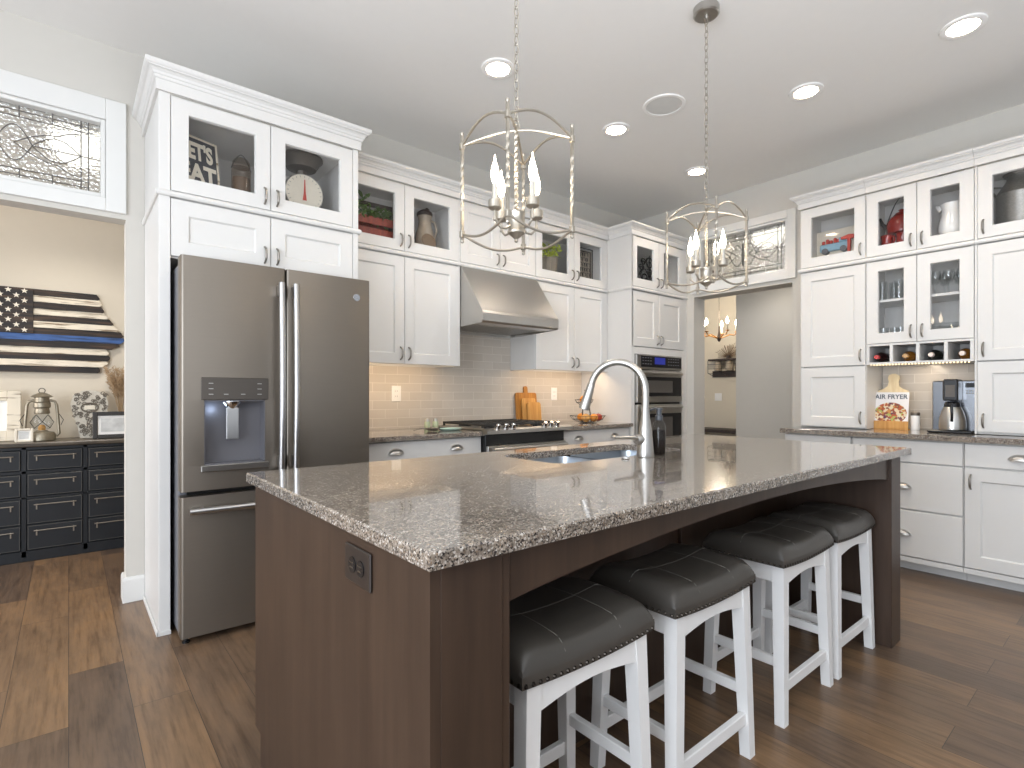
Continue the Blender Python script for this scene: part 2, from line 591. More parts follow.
    def prism(s, poly, h0, h1, axis='z', mtx=None, holes=(), smooth=False):
        """extrude a 2D polygon: axis z (x,y), y (x,z) or x (y,z)"""
        def P(p, h):
            return {'z': (p[0], p[1], h), 'y': (p[0], h, p[1]), 'x': (h, p[0], p[1])}[axis]
        loops = [list(poly)] + [list(h) for h in holes]
        flat = [p for l in loops for p in l]
        tri = tessellate_polygon([[Vector((p[0], p[1], 0)) for p in l] for l in loops])
        n = len(flat)
        vs = [P(p, h0) for p in flat] + [P(p, h1) for p in flat]
        fs = []
        for a, b, c in tri:
            fs += [(a, b, c), (a + n, c + n, b + n)]
        s.add(vs, fs, False, mtx)
        o = 0
        for l in loops:
            m = len(l)
            s.add([P(p, h0) for p in l] + [P(p, h1) for p in l], [(i, (i + 1) % m, m + (i + 1) % m, m + i) for i in range(m)], smooth, mtx)
        return s

    def grid(s, fn, nu, nv, smooth=True, closed_u=False):
        vs = [fn(i / nu, j / nv) for i in range(nu + (0 if closed_u else 1)) for j in range(nv + 1)]
        fs = []
        m = nu if closed_u else nu
        R = nu if closed_u else nu + 1
        for i in range(m):
            for j in range(nv):
                a, b = i * (nv + 1) + j, ((i + 1) % R) * (nv + 1) + j
                fs.append((a, b, b + 1, a + 1))
        return s.add(vs, fs, smooth)

    def sphere(s, c, r, nu=14, nv=9, sz=1.0):
        prof = [(max(1e-5, r * sin(pi * j / nv)), -r * cos(pi * j / nv) * sz) for j in range(nv + 1)]
        return s.lathe(prof, nu, c)

    def mould(s, prof, path):
        """profile (outward, up) run along a plan path with mitred corners; outward = right of travel"""
        n = len(path)
        P = [Vector((p[0], p[1])) for p in path]
        offs = []
        for i in range(n):
            d0 = (P[i] - P[i - 1]).normalized() if i else None
            d1 = (P[i + 1] - P[i]).normalized() if i < n - 1 else None
            n0 = Vector((d0.y, -d0.x)) if d0 else None
            n1 = Vector((d1.y, -d1.x)) if d1 else None
            if n0 is None or n1 is None:
                offs.append(n0 or n1)
            else:
                b = (n0 + n1).normalized()
                offs.append(b / max(0.2, b.dot(n0)))
        vs = []
        for i in range(n):
            for o, z in prof:
                q = P[i] + offs[i] * o
                vs.append((q.x, q.y, z))
        m = len(prof)
        fs = []
        for i in range(n - 1):
            for k in range(m):
                a, b = i * m, (i + 1) * m
                fs.append((a + k, b + k, b + (k + 1) % m, a + (k + 1) % m))
        s.add(vs, fs)
        s.add(vs[:m], [list(range(m))])
        s.add(vs[-m:], [list(range(m))[::-1]])
        return s

    def build(s, name, mat, parent=None, loc=None, label=None):
        me = bpy.data.meshes.new(name)
        me.from_pydata([tuple(v) for v in s.v], [], s.f)
        me.polygons.foreach_set('use_smooth', s.sm)
        me.materials.append(M[mat] if isinstance(mat, str) else mat)
        me.update()
        import bmesh
        bm = bmesh.new()
        bm.from_mesh(me)
        bmesh.ops.remove_doubles(bm, verts=bm.verts, dist=1e-5)
        bmesh.ops.recalc_face_normals(bm, faces=bm.faces)
        for e in bm.edges:
            if len(e.link_faces) == 2 and e.calc_face_angle(0) > radians(38):
                e.smooth = False
        bm.to_mesh(me)
        bm.free()
        o = bpy.data.objects.new(name, me)
        COL.objects.link(o)
        if parent:
            o.parent = parent
        if loc is not None:
            o.location = loc
        if label:
            o['label'] = label
        return o


def tag(o, label, cat, group=None):
    o['label'] = label
    o['category'] = cat
    if group:
        o['group'] = group
    return o


def thing(name, label, cat, loc=(0, 0, 0), rz=0.0, group=None):
    o = bpy.data.objects.new(name, None)
    o.empty_display_size = 0.05
    COL.objects.link(o)
    o.location = loc
    o.rotation_euler = (0, 0, rz)
    return tag(o, label, cat, group)


def struct(name, mb, mat):
    o = mb.build(name, mat)
    o['kind'] = 'structure'
    return o


def dup(root, loc=None, rz=None, label=None):
    def cp(o, par):
        c = o.copy()
        COL.objects.link(c)
        if par is not None:
            c.parent = par
        for ch in list(o.children):
            cp(ch, c)
        return c
    r = cp(root, None)
    if loc is not None:
        r.location = loc
    if rz is not None:
        r.rotation_euler = (0, 0, rz)
    if label:
        r['label'] = label
    return r


def text_mesh(body, size, depth=0.002, bold=0.0, name='lettering', mat='cream', parent=None, mtx=None, align='CENTER', sx=1.0):
    c = bpy.data.curves.new('tmp', 'FONT')
    c.body = body
    c.size = size
    c.extrude = depth
    c.offset = bold
    c.align_x = align
    c.align_y = 'CENTER'
    c.space_line = 0.85
    o = bpy.data.objects.new('tmp', c)
    COL.objects.link(o)
    dg = bpy.context.evaluated_depsgraph_get()
    me = bpy.data.meshes.new_from_object(o.evaluated_get(dg))
    bpy.data.objects.remove(o)
    bpy.data.curves.remove(c)
    me.name = name
    me.transform(Matrix.Diagonal((sx, 1, 1, 1)))
    me.transform(Matrix.Rotation(radians(90), 4, 'X'))
    if mtx:
        me.transform(mtx)
    me.materials.clear()
    me.materials.append(M[mat])
    o = bpy.data.objects.new(name, me)
    COL.objects.link(o)
    if parent:
        o.parent = parent
    return o


def rrect(x0, x1, y0, y1, r, n=6):
    pts = []
    for cx, cy, a0 in ((x1 - r, y1 - r, 0), (x0 + r, y1 - r, 90), (x0 + r, y0 + r, 180), (x1 - r, y0 + r, 270)):
        for k in range(n + 1):
            a = radians(a0 + 90 * k / n)
            pts.append((cx + r * cos(a), cy + r * sin(a)))
    return pts


def arc(p0, p1, rise, n=14, up=Vector((0, 0, 1))):
    p0, p1 = Vector(p0), Vector(p1)
    return [p0.lerp(p1, t / n) + up * rise * sin(pi * t / n) for t in range(n + 1)]


# ------------------------------------------------------------------ room shell
CEIL, YW, XW = 3.10, 3.70, 4.88


def holed(axis, pos, thick, u0, u1, z0, z1, holes):
    """wall slab in plane axis=pos with rectangular openings (u0,u1,z0,z1)"""
    mb = MB()
    us = sorted({u0, u1, *[h[0] for h in holes], *[h[1] for h in holes]})
    zs = sorted({z0, z1, *[h[2] for h in holes], *[h[3] for h in holes]})
    for a, b in zip(us, us[1:]):
        for c, d in zip(zs, zs[1:]):
            um, zm = (a + b) / 2, (c + d) / 2
            if any(h[0] < um < h[1] and h[2] < zm < h[3] for h in holes):
                continue
            if axis == 'y':
                mb.box(a, b, pos, pos + thick, c, d, 0)
            else:
                mb.box(pos, pos + thick, a, b, c, d, 0)
    return mb


struct('floor', MB().box(-4, 9, -3, 7, -0.1, 0, 0), 'floor')
struct('ceiling', MB().box(-4, 9, -3, 7, CEIL, CEIL + 0.1, 0), 'ceiling')
struct('wall_back', holed('y', YW, 0.12, -4, XW + 0.2, 0, CEIL, [(-1.62, 0.248, 0, 2.15), (-1.53, 0.157, 2.25, 2.68)]), 'wall')
struct('wall_right', holed('x', XW, 0.2, -3, YW, 0, CEIL, [(2.033, 2.991, 0, 2.15), (2.070, 2.93, 2.257, 2.725)]), 'wall')
struct('wall_dining', MB().box(-4, 2.2, 5.45, 5.57, 0, CEIL, 0).box(2.2, 2.32, 3.82, 5.57, 0, CEIL, 0), 'tan_wall')
struct('wall_hall', MB().box(6.2, 6.32, -1.5, 3.236, 0, CEIL, 0), 'wall')
struct('wall_hall_far', MB().box(8.0, 8.12, 0.5, 7, 0, CEIL, 0), 'tan_wall')

bb = [(0, 0), (0.016, 0), (0.016, 0.125), (0.010, 0.14), (0, 0.14)]
struct('baseboard_left', MB().mould(bb, [(0.248, YW + 0.12), (0.248, YW), (0.334, YW)]), 'trim')


def transom(name, axis, pos, u0, u1, z0, z1, g0, g1, gz0, gz1, thick, flip):
    """interior window over an opening: casing, inner stop, leaded pane"""
    def put(mb, a, b, c, d, e, f, bev=0.003):
        if axis == 'y':
            mb.box(a, b, pos + e, pos + f, c, d, bev)
        else:
            mb.box(pos + e, pos + f, a, b, c, d, bev)
        return mb
    fr = MB()
    for a, b, c, d in ((u0, g0, z0, z1), (g1, u1, z0, z1), (g0, g1, z0, gz0), (g0, g1, gz1, z1)):
        put(fr, a, b, c, d, -0.02, -0.0005)
    w = 0.022
    for a, b, c, d in ((g0 + 0.001, g0 + w, gz0 + 0.001, gz1 - 0.001), (g1 - w, g1 - 0.001, gz0 + 0.001, gz1 - 0.001), (g0 + w, g1 - w, gz0 + 0.001, gz0 + w), (g0 + w, g1 - w, gz1 - w, gz1 - 0.001)):
        put(fr, a, b, c, d, -0.008, 0.09)
    root = fr.build(name, 'trim')
    root['kind'] = 'structure'
    a, b, c, d = g0 + w + .001, g1 - w - .001, gz0 + w + .001, gz1 - w - .001
    put(MB(), a, b, c, d, 0.040, 0.046, 0).build('window_pane', 'leaded', root)
    ld = MB()

    def P(u, v, e=0.038):
        x, z = a + u, c + (d - c) * v
        return (x, pos + e, z) if axis == 'y' else (pos + e, x, z)

    def line(p, r=0.0027):
        ld.tube([P(*q) for q in p], r, 5)
    L, n = b - a, 14
    for v in (0.07, 0.15, 0.85, 0.93):
        line([(0.05, v), (L - 0.05, v)])
    for end in (0, 1):
        X = (lambda q: q) if end == 0 else (lambda q: L - q)
        for q in (0.05, 0.082):
            line([(X(q), 0), (X(q), 1)])
        for q in (0.20, 0.33):
            line([(X(q), 0), (X(q), 0.15)])
            line([(X(q), 0.85), (X(q), 1)])
        line([(X(0), 0.5), (X(0.082), 0.5)])
        for v0, amp in ((0.5, 0.0), (0.5, 0.16), (0.5, -0.16)):
            line([(X(0.082 + 0.20 * t / n), v0 + amp * sin(pi * t / n)) for t in range(n + 1)])
        for sg in (1, -1):
            line([(X(0.082 + 0.10 * t / n), 0.5 + sg * (0.20 + 0.10 * sin(pi * t / n / 2 + pi / 2)) * (1 - 0.0 * t)) for t in range(n + 1)])
            line([(X(0.18 + 0.17 * t / n), 0.5 + sg * 0.20 * cos(pi * t / n * 0.5)) for t in range(n + 1)])
            line([(X(0.28 + 0.14 * t / n), 0.5 + sg * 0.24 * sin(pi * t / n)) for t in range(n + 1)])
            m_ = L / 2 - 0.40
            line([(X(0.40 + m_ * t / n), 0.5 + sg * 0.25 * sin(pi * t / n * 1.5)) for t in range(n + 1)])
    ld.build('window_leading', 'lead', root)
    return root


transom('window_1', 'y', YW, -1.62, 0.249, 2.178, 2.795, -1.53, 0.157, 2.25, 2.68, 0.12, 1)
transom('window_2', 'x', XW, 1.998, 3.02, 2.185, 2.795, 2.070, 2.93, 2.257, 2.725, 0.2, 1)

# backsplashes, thin tiled slabs on the walls
struct('trim_1', MB().box(1.347, 3.971, YW - 0.010, YW - 0.0005, 0.905, 2.16, 0), 'tile')


# ------------------------------------------------------------------ cabinets
CROWN = [(0, 2.640), (0.013, 2.640), (0.013, 2.682), (0.019, 2.684), (0.022, 2.690), (0.022, 2.694), (0.027, 2.697), (0.031, 2.706),
         (0.040, 2.713), (0.050, 2.716), (0.050, 2.720), (0.056, 2.723), (0.060, 2.728), (0.060, 2.741), (0, 2.741)]
RAIL = [(0, 2.136), (0.008, 2.136), (0.012, 2.140), (0.015, 2.147), (0.015, 2.153), (0.012, 2.160), (0.008, 2.164), (0, 2.164)]
ZG0, ZG1, ZL1, ZL0 = 2.168, 2.634, 2.132, 1.380      # glass doors, lower doors


def pull(par, x, z0, z1):
    """arched bar pull"""
    mb = MB()
    h = (z1 - z0) / 2
    zm = (z0 + z1) / 2
    pts = [(x, 0.0, z0)] + [(x, -0.026 * (1 - (t / 6) ** 4) - 0.004, zm + h * t / 6) for t in range(-6, 7)] + [(x, 0.0, z1)]
    rs = [0.006] + [0.0052 + 0.002 * (1 - (t / 6) ** 2) for t in range(-6, 7)] + [0.006]
    mb.tube(pts, rs, 8)
    return mb.build('handle', 'pewter', par)


def cup_pull(par, x, z, w=0.098):
    """half-round bin pull, open below"""
    mb = MB()
    h = 0.030

    def fn(u, v):
        a = pi * u
        r = 1 - v
        return (x - w / 2 * cos(a) * (0.25 + 0.75 * cos(v * pi / 2)) if False else x - (w / 2) * cos(a) * cos(v * pi / 2 * 0.92),
                -0.026 * sin(v * pi / 2) - 0.001,
                z + h * sin(a) * cos(v * pi / 2 * 0.92))
    mb.grid(fn, 16, 8)
    mb.tube([(x - w / 2 - .004, -0.002, z)] + [(x - (w / 2 + .004) * cos(pi * t / 12), -0.002, z + (h + .004) * sin(pi * t / 12)) for t in range(1, 12)] + [(x + w / 2 + .004, -0.002, z)], 0.003, 6)
    mb.tube([(x - w / 2 * cos(pi * t / 10), -0.026 * sin(pi * t / 10) - .001, z) for t in range(11)], 0.0022, 6)
    return mb.build('handle', 'nickel', par)


def door(par, x0, x1, z0, z1, glass=False, handle=None, rail=0.072, name='door', hz=None, gap=0.0018):
    x0, x1, z0, z1 = x0 + gap, x1 - gap, z0 + gap, z1 - gap
    T, b, rec, sl = 0.02, 0.002, 0.009, 0.008
    mb = MB()

    def ring(i, y):
        return [(x0 + i, y, z0 + i), (x1 - i, y, z0 + i), (x1 - i, y, z1 - i), (x0 + i, y, z1 - i)]
    rs = [ring(0, T), ring(0, b), ring(b, 0), ring(rail, 0), ring(rail + sl * (0.3 if glass else 1), rec)]
    if glass:
        rs += [ring(rail + 0.004, T), ring(0, T)]
    vs = [p for r in rs for p in r]
    fs = []
    for k in range(len(rs) - 1):
        for i in range(4):
            j = (i + 1) % 4
            fs.append((k * 4 + i, k * 4 + j, k * 4 + 4 + j, k * 4 + 4 + i))
    if not glass:
        k = (len(rs) - 1) * 4
        fs += [(k, k + 1, k + 2, k + 3), (0, 3, 2, 1)]
    mb.add(vs, fs)
    d = mb.build(name, 'white', par)
    if glass:
        i = rail + 0.0045
        MB().box(x0 + i, x1 - i, 0.011, 0.014, z0 + i, z1 - i, 0).build('glass_pane', 'glass', d)
    if handle:
        hx = x0 + 0.030 if 'l' in handle else x1 - 0.030
        if 'b' in handle:
            pull(d, hx, z0 + 0.030, z0 + 0.115)
        else:
            pull(d, hx, z1 - 0.125, z1 - 0.040)
    return d


def drawer(par, x0, x1, z0, z1, pulls=(), gap=0.0018, pz=None):
    d = MB().box(x0 + gap, x1 - gap, 0, 0.02, z0 + gap, z1 - gap, 0.003).build('drawer', 'white', par)
    for x in pulls:
        cup_pull(d, x, pz if pz else (z0 + z1) / 2 - 0.005)
    return d


def carcass(par, x0, x1, D, z0, z1, shelves=(), solid=False, name='cabinet_box', y0=0.021, t=0.018, stile=0.02, open_front=True):
    mb = MB()
    if solid:
        mb.box(x0, x1, y0, D, z0, z1)
    else:
        mb.box(x0, x0 + t, y0, D, z0, z1, 0.001).box(x1 - t, x1, y0, D, z0, z1, 0.001)
        mb.box(x0 + t, x1 - t, D - 0.012, D, z0, z1, 0)
        for z in shelves:
            mb.box(x0 + t, x1 - t, y0 + (0.0 if z in (z0, z1 - t) else 0.02), D - 0.012, z, z + t, 0.001)
    return mb.build(name, 'white', par)


def crown(par, path, k=1.0):
    return MB().mould([(o, 2.64 + (z - 2.64) * k) for o, z in CROWN], path).build('crown', 'white', par)


def mid_rail(par, path):
    return MB().mould(RAIL, path).build('ledge_molding', 'white', par)


G_UP = 'white cabinets on the range wall'
# --- refrigerator surround
YT = 3.075
fc = thing('refrigerator_cabinet', 'tall white cabinet surround boxed around the slate refrigerator', 'cabinet', (0.335, YT, 0))
DT = YW - YT - 0.002
WT = 1.011
MB().box(0, 0.02, 0.021, DT, 0.0, 2.64).box(0, 0.048, 0, 0.021, 0.0, 2.64, 0.002).build('side_panel', 'white', fc)
MB().box(-0.008, 0.05, -0.006, 0.0, 0, 0.02, 0.001).box(-0.010, -0.001, -0.006, DT, 0, 0.025, 0.002).build('shoe_molding', 'white', fc)
MB().box(WT - 0.02, WT, 0.021, DT, 0.0, 2.64).box(WT - 0.034, WT, 0, 0.021, 0.0, 2.64, 0.002).build('side_panel', 'white', fc)
carcass(fc, 0.021, WT - 0.021, DT, 1.842, 2.639, (1.842, 2.142, 2.225, 2.621))
door(fc, 0.049, 0.512, ZG0, ZG1, True, 'rb', 0.074)
door(fc, 0.512, 0.976, ZG0, ZG1, True, 'lb', 0.074)
door(fc, 0.049, 0.512, 1.848, ZL1, False, 'rb', 0.074)
door(fc, 0.512, 0.976, 1.848, ZL1, False, 'lb', 0.074)
mid_rail(fc, [(0, DT), (0, 0), (WT, 0), (WT, 0.27)])
crown(fc, [(0, DT), (0, 0), (WT, 0), (WT, 0.27)], 1.2)

# --- wall cabinets
YU = 3.35
DU = YW - YU - 0.011
X_A, X_H, X_B, X_T = 1.348, 2.272, 3.042, 3.970


def upper(label, x0, x1, split):
    w = x1 - x0
    t = thing('wall_cabinet', label, 'cabinet', (x0, YU, 0), 0, G_UP)
    carcass(t, 0.0005, w - 0.0005, DU, 1.382, 2.639, (1.412, 2.142, 2.225, 2.621))
    s = split - x0
    door(t, 0.001, s, ZG0, ZG1, True, 'rb')
    door(t, s, w - 0.016, ZG0, ZG1, True, 'lb')
    door(t, 0.001, s, ZL0, ZL1, False, 'rb')
    door(t, s, w - 0.016, ZL0, ZL1, False, 'lb')
    MB().box(w - 0.016, w - 0.0005, 0.002, 0.021, 1.382, 2.639, 0.001).build('stile', 'white', t)
    MB().box(0.019, w - 0.019, 0.0215, 0.040, 1.382, 1.4115, 0.001).build('light_rail', 'white', t)
    mid_rail(t, [(0.001, 0), (w - 0.001, 0)])
    crown(t, [(0.001, 0), (w - 0.001, 0)])
    return t


upper('white two-tier wall cabinet between the refrigerator and the range hood', X_A, X_H, 1.806)
upper('white two-tier wall cabinet between the range hood and the oven tower', X_B, X_T, 3.512)
hc = thing('wall_cabinet', 'short white cabinet with two solid doors directly above the range hood', 'cabinet', (X_H, YU, 0), 0, G_UP)
wh = X_B - X_H
carcass(hc, 0.0005, wh - 0.0005, DU, 2.145, 2.639, solid=True)
door(hc, 0.001, wh / 2, ZG0, ZG1, False, 'rb')
door(hc, wh / 2, wh - 0.001, ZG0, ZG1, False, 'lb')
mid_rail(hc, [(0.001, 0), (wh - 0.001, 0)])
crown(hc, [(0.001, 0), (wh - 0.001, 0)])

# --- oven tower
YO = 3.072
oc = thing('oven_cabinet', 'tall white cabinet tower that holds the double wall oven', 'cabinet', (X_T + 0.003, YO, 0))
wo = XW - 0.003 - (X_T + 0.003)
DO = YW - YO - 0.002
mb = MB().box(0, 0.02, 0, DO, 0, 2.64, 0.001).box(wo - 0.06, wo, 0, DO, 0, 2.64, 0.001)
mb.box(0.02, wo - 0.06, DO - 0.012, DO, 0, 2.64, 0)
for z in (0.10, 1.59, 2.142, 2.225, 2.621):
    mb.box(0.02, wo - 0.06, 0.021, DO - 0.012, z, z + 0.018, 0)
mb.box(0.02, 0.048, 0, 0.02, 0, 1.61, 0.001).box(wo - 0.09, wo - 0.06, 0, 0.02, 0, 1.61, 0.001)
mb.box(0.048, wo - 0.09, 0, 0.02, 1.545, 1.61, 0.001).box(0.048, wo - 0.09, 0, 0.02, 0.1, 0.41, 0.001)
mb.build('cabinet_box', 'white', oc)
dm = 0.426
door(oc, 0.004, dm, ZG0, ZG1, True, 'rb', 0.08)
door(oc, dm, 0.852, ZG0, ZG1, True, 'lb', 0.08)
door(oc, 0.004, dm, 1.615, ZL1, False, 'rb', 0.08)
door(oc, dm, 0.852, 1.615, ZL1, False, 'lb', 0.08)
mid_rail(oc, [(0, 0.255), (0, 0), (wo, 0)])
crown(oc, [(0, 0.255), (0, 0), (wo, 0)])

# --- base cabinets, range wall
YB = 3.09
DB = YW - YB - 0.002


def base(label, loc, rz, w, D, build, group, z1=0.874):
    t = thing('base_cabinet', label, 'cabinet', loc, rz, group)
    MB().box(0.0005, w - 0.0005, 0.021, D, 0.1, z1).box(0.0005, w - 0.0005, 0.095, D, 0, 0.1, 0).box(0.0005, w - 0.0005, 0.004, 0.021, 0.068, 0.1, 0.001).build('cabinet_box', 'white', t)
    build(t, w)
    return t


G_BL, G_BR = 'white base cabinets on the range wall', 'white base cabinets on the coffee wall'


def wide_drawer(t, w):
    sh = 0.018 if w > 0.91 else 0.0
    drawer(t, 0.004, w - 0.004, 0.725, 0.868, (w / 2 - 0.232 + sh, w / 2 + 0.232 + sh), pz=0.788)
    door(t, 0.004, w / 2, 0.108, 0.720, False, 'rt')
    door(t, w / 2, w - 0.004, 0.108, 0.720, False, 'lt')


base('white base cabinet under the granite between refrigerator and range', (X_A, YB, 0), 0, 2.283 - X_A, DB, wide_drawer, G_BL)
base('white base cabinet under the granite between range and oven tower', (3.078, YB, 0), 0, X_T - 3.080, DB, wide_drawer, G_BL)

# --- coffee wall (faces the camera's right): local x runs along -Y
RZ = -radians(90)
XU, XB = 4.50, 4.245
DR = XW - XU - 0.002
DRB = XW - XB - 0.002
G_R = 'tall white cabinets standing on the coffee counter'
Y0, Y1, Y2, Y3 = 1.812, 1.358, 0.747, -0.16
c1 = thing('counter_cabinet', 'white cabinet nearest the hall doorway with one glass door above two solid doors', 'cabinet', (XU, Y0, 0), RZ, G_R)
w1 = Y0 - Y1
carcass(c1, 0, w1 - 0.0005, DR, 0.913, 2.639, (0.913, 1.37, 2.142, 2.225, 2.621))
MB().box(0, 0.004, 0.001, 0.021, 0.913, 2.639, 0.001).build('stile', 'white', c1)
door(c1, 0.003, w1 - 0.001, ZG0, ZG1, True, 'rb')
door(c1, 0.003, w1 - 0.001, ZL0 + 0.003, ZL1, False, 'rb')
door(c1, 0.003, w1 - 0.001, 0.920, 1.378, False, 'rb')
mid_rail(c1, [(0, DR), (0, 0), (w1 - 0.001, 0)])
crown(c1, [(0, DR), (0, 0), (w1 - 0.001, 0)])

c2 = thing('counter_cabinet', 'white glass-doored cabinet with four wine cubbies over the coffee niche', 'cabinet', (XU, Y1, 0), RZ, G_R)
w2 = Y1 - Y2
carcass(c2, 0.0005, w2 - 0.0005, DR, 1.385, 2.639, (1.522, 1.836, 2.142, 2.225, 2.621), name='cabinet_box')
for k in range(2):
    a, b = (0.001, w2 / 2) if k == 0 else (w2 / 2, w2 - 0.001)
    hd = 'rb' if k == 0 else 'lb'
    door(c2, a, b, ZG0, ZG1, True, hd)
    door(c2, a, b, 1.534, ZL1, True, hd)
mb = MB().box(0.001, w2 - 0.001, 0.004, DR - 0.013, 1.386, 1.400, 0.001).box(0.001, w2 - 0.001, 0.001, 0.021, 1.518, 1.532, 0.001)
for x in (0.012, w2 * 0.257, w2 * 0.508, w2 * 0.76, w2 - 0.012):
    mb.box(x - 0.010, x + 0.010, 0.002, DR - 0.013, 1.400, 1.520, 0.001)
mb.build('wine_cubbies', 'white', c2)
mb = MB()
for k in range(30):
    x = 0.03 + (w2 - 0.06) * k / 29
    mb.box(x - 0.0035, x + 0.0035, 0.010, 0.018, 1.3775, 1.3845, 0.001)
mb.build('light_strip', 'led', c2, label='glowing beads of warm light under the cubbies')
mid_rail(c2, [(0.001, 0), (w2 - 0.001, 0)])
crown(c2, [(0.001, 0), (w2 - 0.001, 0)])
area_light('niche_light', (XU + 0.15, (Y1 + Y2) / 2, 1.37), (XU + 0.2, (Y1 + Y2) / 2, 0.9), 0.05, 0.5, 0.9, (1, 0.84, 0.64))

c4 = thing('counter_cabinet', 'white cabinet right of the coffee niche holding the metal milk can', 'cabinet', (XU, Y2, 0), RZ, G_R)
w4 = Y2 - Y3
carcass(c4, 0.0005, w4, DR, 0.913, 2.639, (0.913, 1.37, 2.142, 2.225, 2.621))
MB().box(0.0005, 0.012, 0.001, 0.021, 0.913, 2.639, 0.001).build('stile', 'white', c4)
for a, b, hd in ((0.012, w4 / 2, 'lb'), (w4 / 2, w4 - 0.001, 'lb')):
    door(c4, a, b, ZG0, ZG1, True, hd)
    door(c4, a, b, ZL0 + 0.003, ZL1, False, hd)
    door(c4, a, b, 0.926, 1.378, False, hd)
mid_rail(c4, [(0.001, 0), (w4, 0), (w4, DR)])
crown(c4, [(0.001, 0), (w4, 0), (w4, DR)])


def drawers3(t, w):
    for a, b in ((0.105, 0.408), (0.413, 0.717), (0.722, 0.868)):
        drawer(t, 0.004, w - 0.002, a, b, () if b > 0.8 and False else (w / 2 - 0.012,), pz=(a + b) / 2 + (-0.012 if b < 0.8 else -0.020))


def drawer_door(t, w):
    drawer(t, 0.002, w - 0.004, 0.725, 0.868, (w / 2,), pz=0.782)
    door(t, 0.002, w - 0.004, 0.105, 0.718, False, 'lt', 0.075)


def one_door(t, w):
    drawer(t, 0.004, w - 0.002, 0.725, 0.868, (), pz=0.795)
    door(t, 0.004, w - 0.002, 0.105, 0.718, False, 'rt', 0.075)


base('white base cabinet at the doorway end of the coffee counter', (XB, 1.83, 0), RZ, 0.46, DRB, one_door, G_BR)
base('white base cabinet of three stacked drawers beside the dark island leg', (XB, 1.369, 0), RZ, 0.612, DRB, drawers3, G_BR)
base('white base cabinet with a drawer over a paneled door at the right edge', (XB, 0.756, 0), RZ, 0.51, DRB, drawer_door, G_BR)
base('white base cabinet out beyond the right edge of the coffee counter', (XB, 0.245, 0), RZ, 0.405, DRB, one_door, G_BR)


# ------------------------------------------------------------------ granite tops
def worktop(name, label, outer, z0, z1, hole=None):
    mb = MB()
    loops = [outer] + ([hole] if hole else [])
    b = 0.004
    xs = [p[0] for p in outer]
    ys = [p[1] for p in outer]
    cx, cy = (min(xs) + max(xs)) / 2, (min(ys) + max(ys)) / 2
    ins = [(p[0] - math.copysign(b, p[0] - cx), p[1] - math.copysign(b, p[1] - cy)) for p in outer]
    n = len(outer)
    tl = [ins] + ([hole] if hole else [])
    flat = [p for l in tl for p in l]
    tri = tessellate_polygon([[Vector((p[0], p[1], 0)) for p in l] for l in tl])
    mb.add([(p[0], p[1], z1) for p in flat], [(a, c, d) for a, c, d in tri])
    flat2 = [p for l in loops for p in l]
    mb.add([(p[0], p[1], z0) for p in flat2], [(a, d, c) for a, c, d in tri])
    rings = [[(p[0], p[1], z0) for p in outer], [(p[0], p[1], z1 - b) for p in outer], [(p[0], p[1], z1) for p in ins]]
    vs = [p for r in rings for p in r]
    mb.add(vs, [(k * n + i, k * n + (i + 1) % n, (k + 1) * n + (i + 1) % n, (k + 1) * n + i) for k in range(2) for i in range(n)])
    if hole:
        m = len(hole)
        mb.add([(p[0], p[1], z0) for p in hole] + [(p[0], p[1], z1) for p in hole], [(i, (i + 1) % m, m + (i + 1) % m, m + i) for i in range(m)])
    o = mb.build(name, 'granite')
    return tag(o, label, 'countertop')


def rect(x0, x1, y0, y1):
    return [(x0, y0), (x1, y0), (x1, y1), (x0, y1)]


worktop('granite_worktop', 'grey granite countertop strip between the refrigerator and the range', rect(X_A + 0.001, 2.282, 3.05, YW - 0.011), 0.875, 0.905)
worktop('granite_worktop', 'grey granite countertop strip between the range and the oven tower', rect(3.079, X_T + 0.001, 3.05, YW - 0.011), 0.875, 0.905)
worktop('granite_worktop', 'long grey granite countertop under the coffee maker along the right wall', rect(4.215, XW - 0.002, -0.18, 1.85), 0.875, 0.910)
SINK = rrect(1.372, 2.205, 1.385, 1.748, 0.07, 8)
worktop('island_worktop', 'large polished speckled granite slab on the island', rect(0.445, 3.09, 0.743, 1.893), 0.885, 0.915, SINK[::-1])

# tiled back of the coffee niche
mb = MB().box(0, Y1 - Y2 - 0.006, 0, 0.008, 0.912, 1.384, 0)
sp = mb.build('trim_2', 'tile', loc=(XW - 0.010, Y1 - 0.003, 0))
sp.rotation_euler = (0, 0, RZ)
sp['kind'] = 'structure'

# ------------------------------------------------------------------ island
isl = thing('kitchen_island', 'dark brown stained wood island cabinet beneath the big granite slab', 'island', (0, 0, 0))
IX0, IX1, IY0, IYB, IY1 = 0.465, 3.065, 0.775, 1.26, 1.86
MB().prism([(IY0, 0), (1.80, 0), (1.80, 0.10), (IY1, 0.10), (IY1, 0.884), (IY0, 0.884)], IX0, IX0 + 0.02, 'x').build('end_panel', 'island', isl)
MB().box(IX0 + 0.02, IX0 + 0.156, IY0, IYB, 0, 0.884, 0.002).box(IX0 + 0.156, IX0 + 0.177, IY0 + 0.004, IYB, 0, 0.884, 0.002).build('leg', 'island', isl)
MB().box(IX1 - 0.155, IX1 - 0.022, IY0, IYB, 0, 0.884, 0.002).box(IX1 - 0.022, IX1, IY0 + 0.02, IY1, 0, 0.884, 0.002).build('leg', 'island', isl)
a0, a1 = IX0 + 0.178, IX1 - 0.156
n = 24
poly = [(a0, 0.884), (a1, 0.884)] + [(a1 + (a0 - a1) * t / n, 0.775 + 0.062 * sin(pi * t / n) ** 0.8) for t in range(n + 1)]
MB().prism(poly, IY0 + 0.012, IY0 + 0.034, 'y').build('apron', 'island', isl)
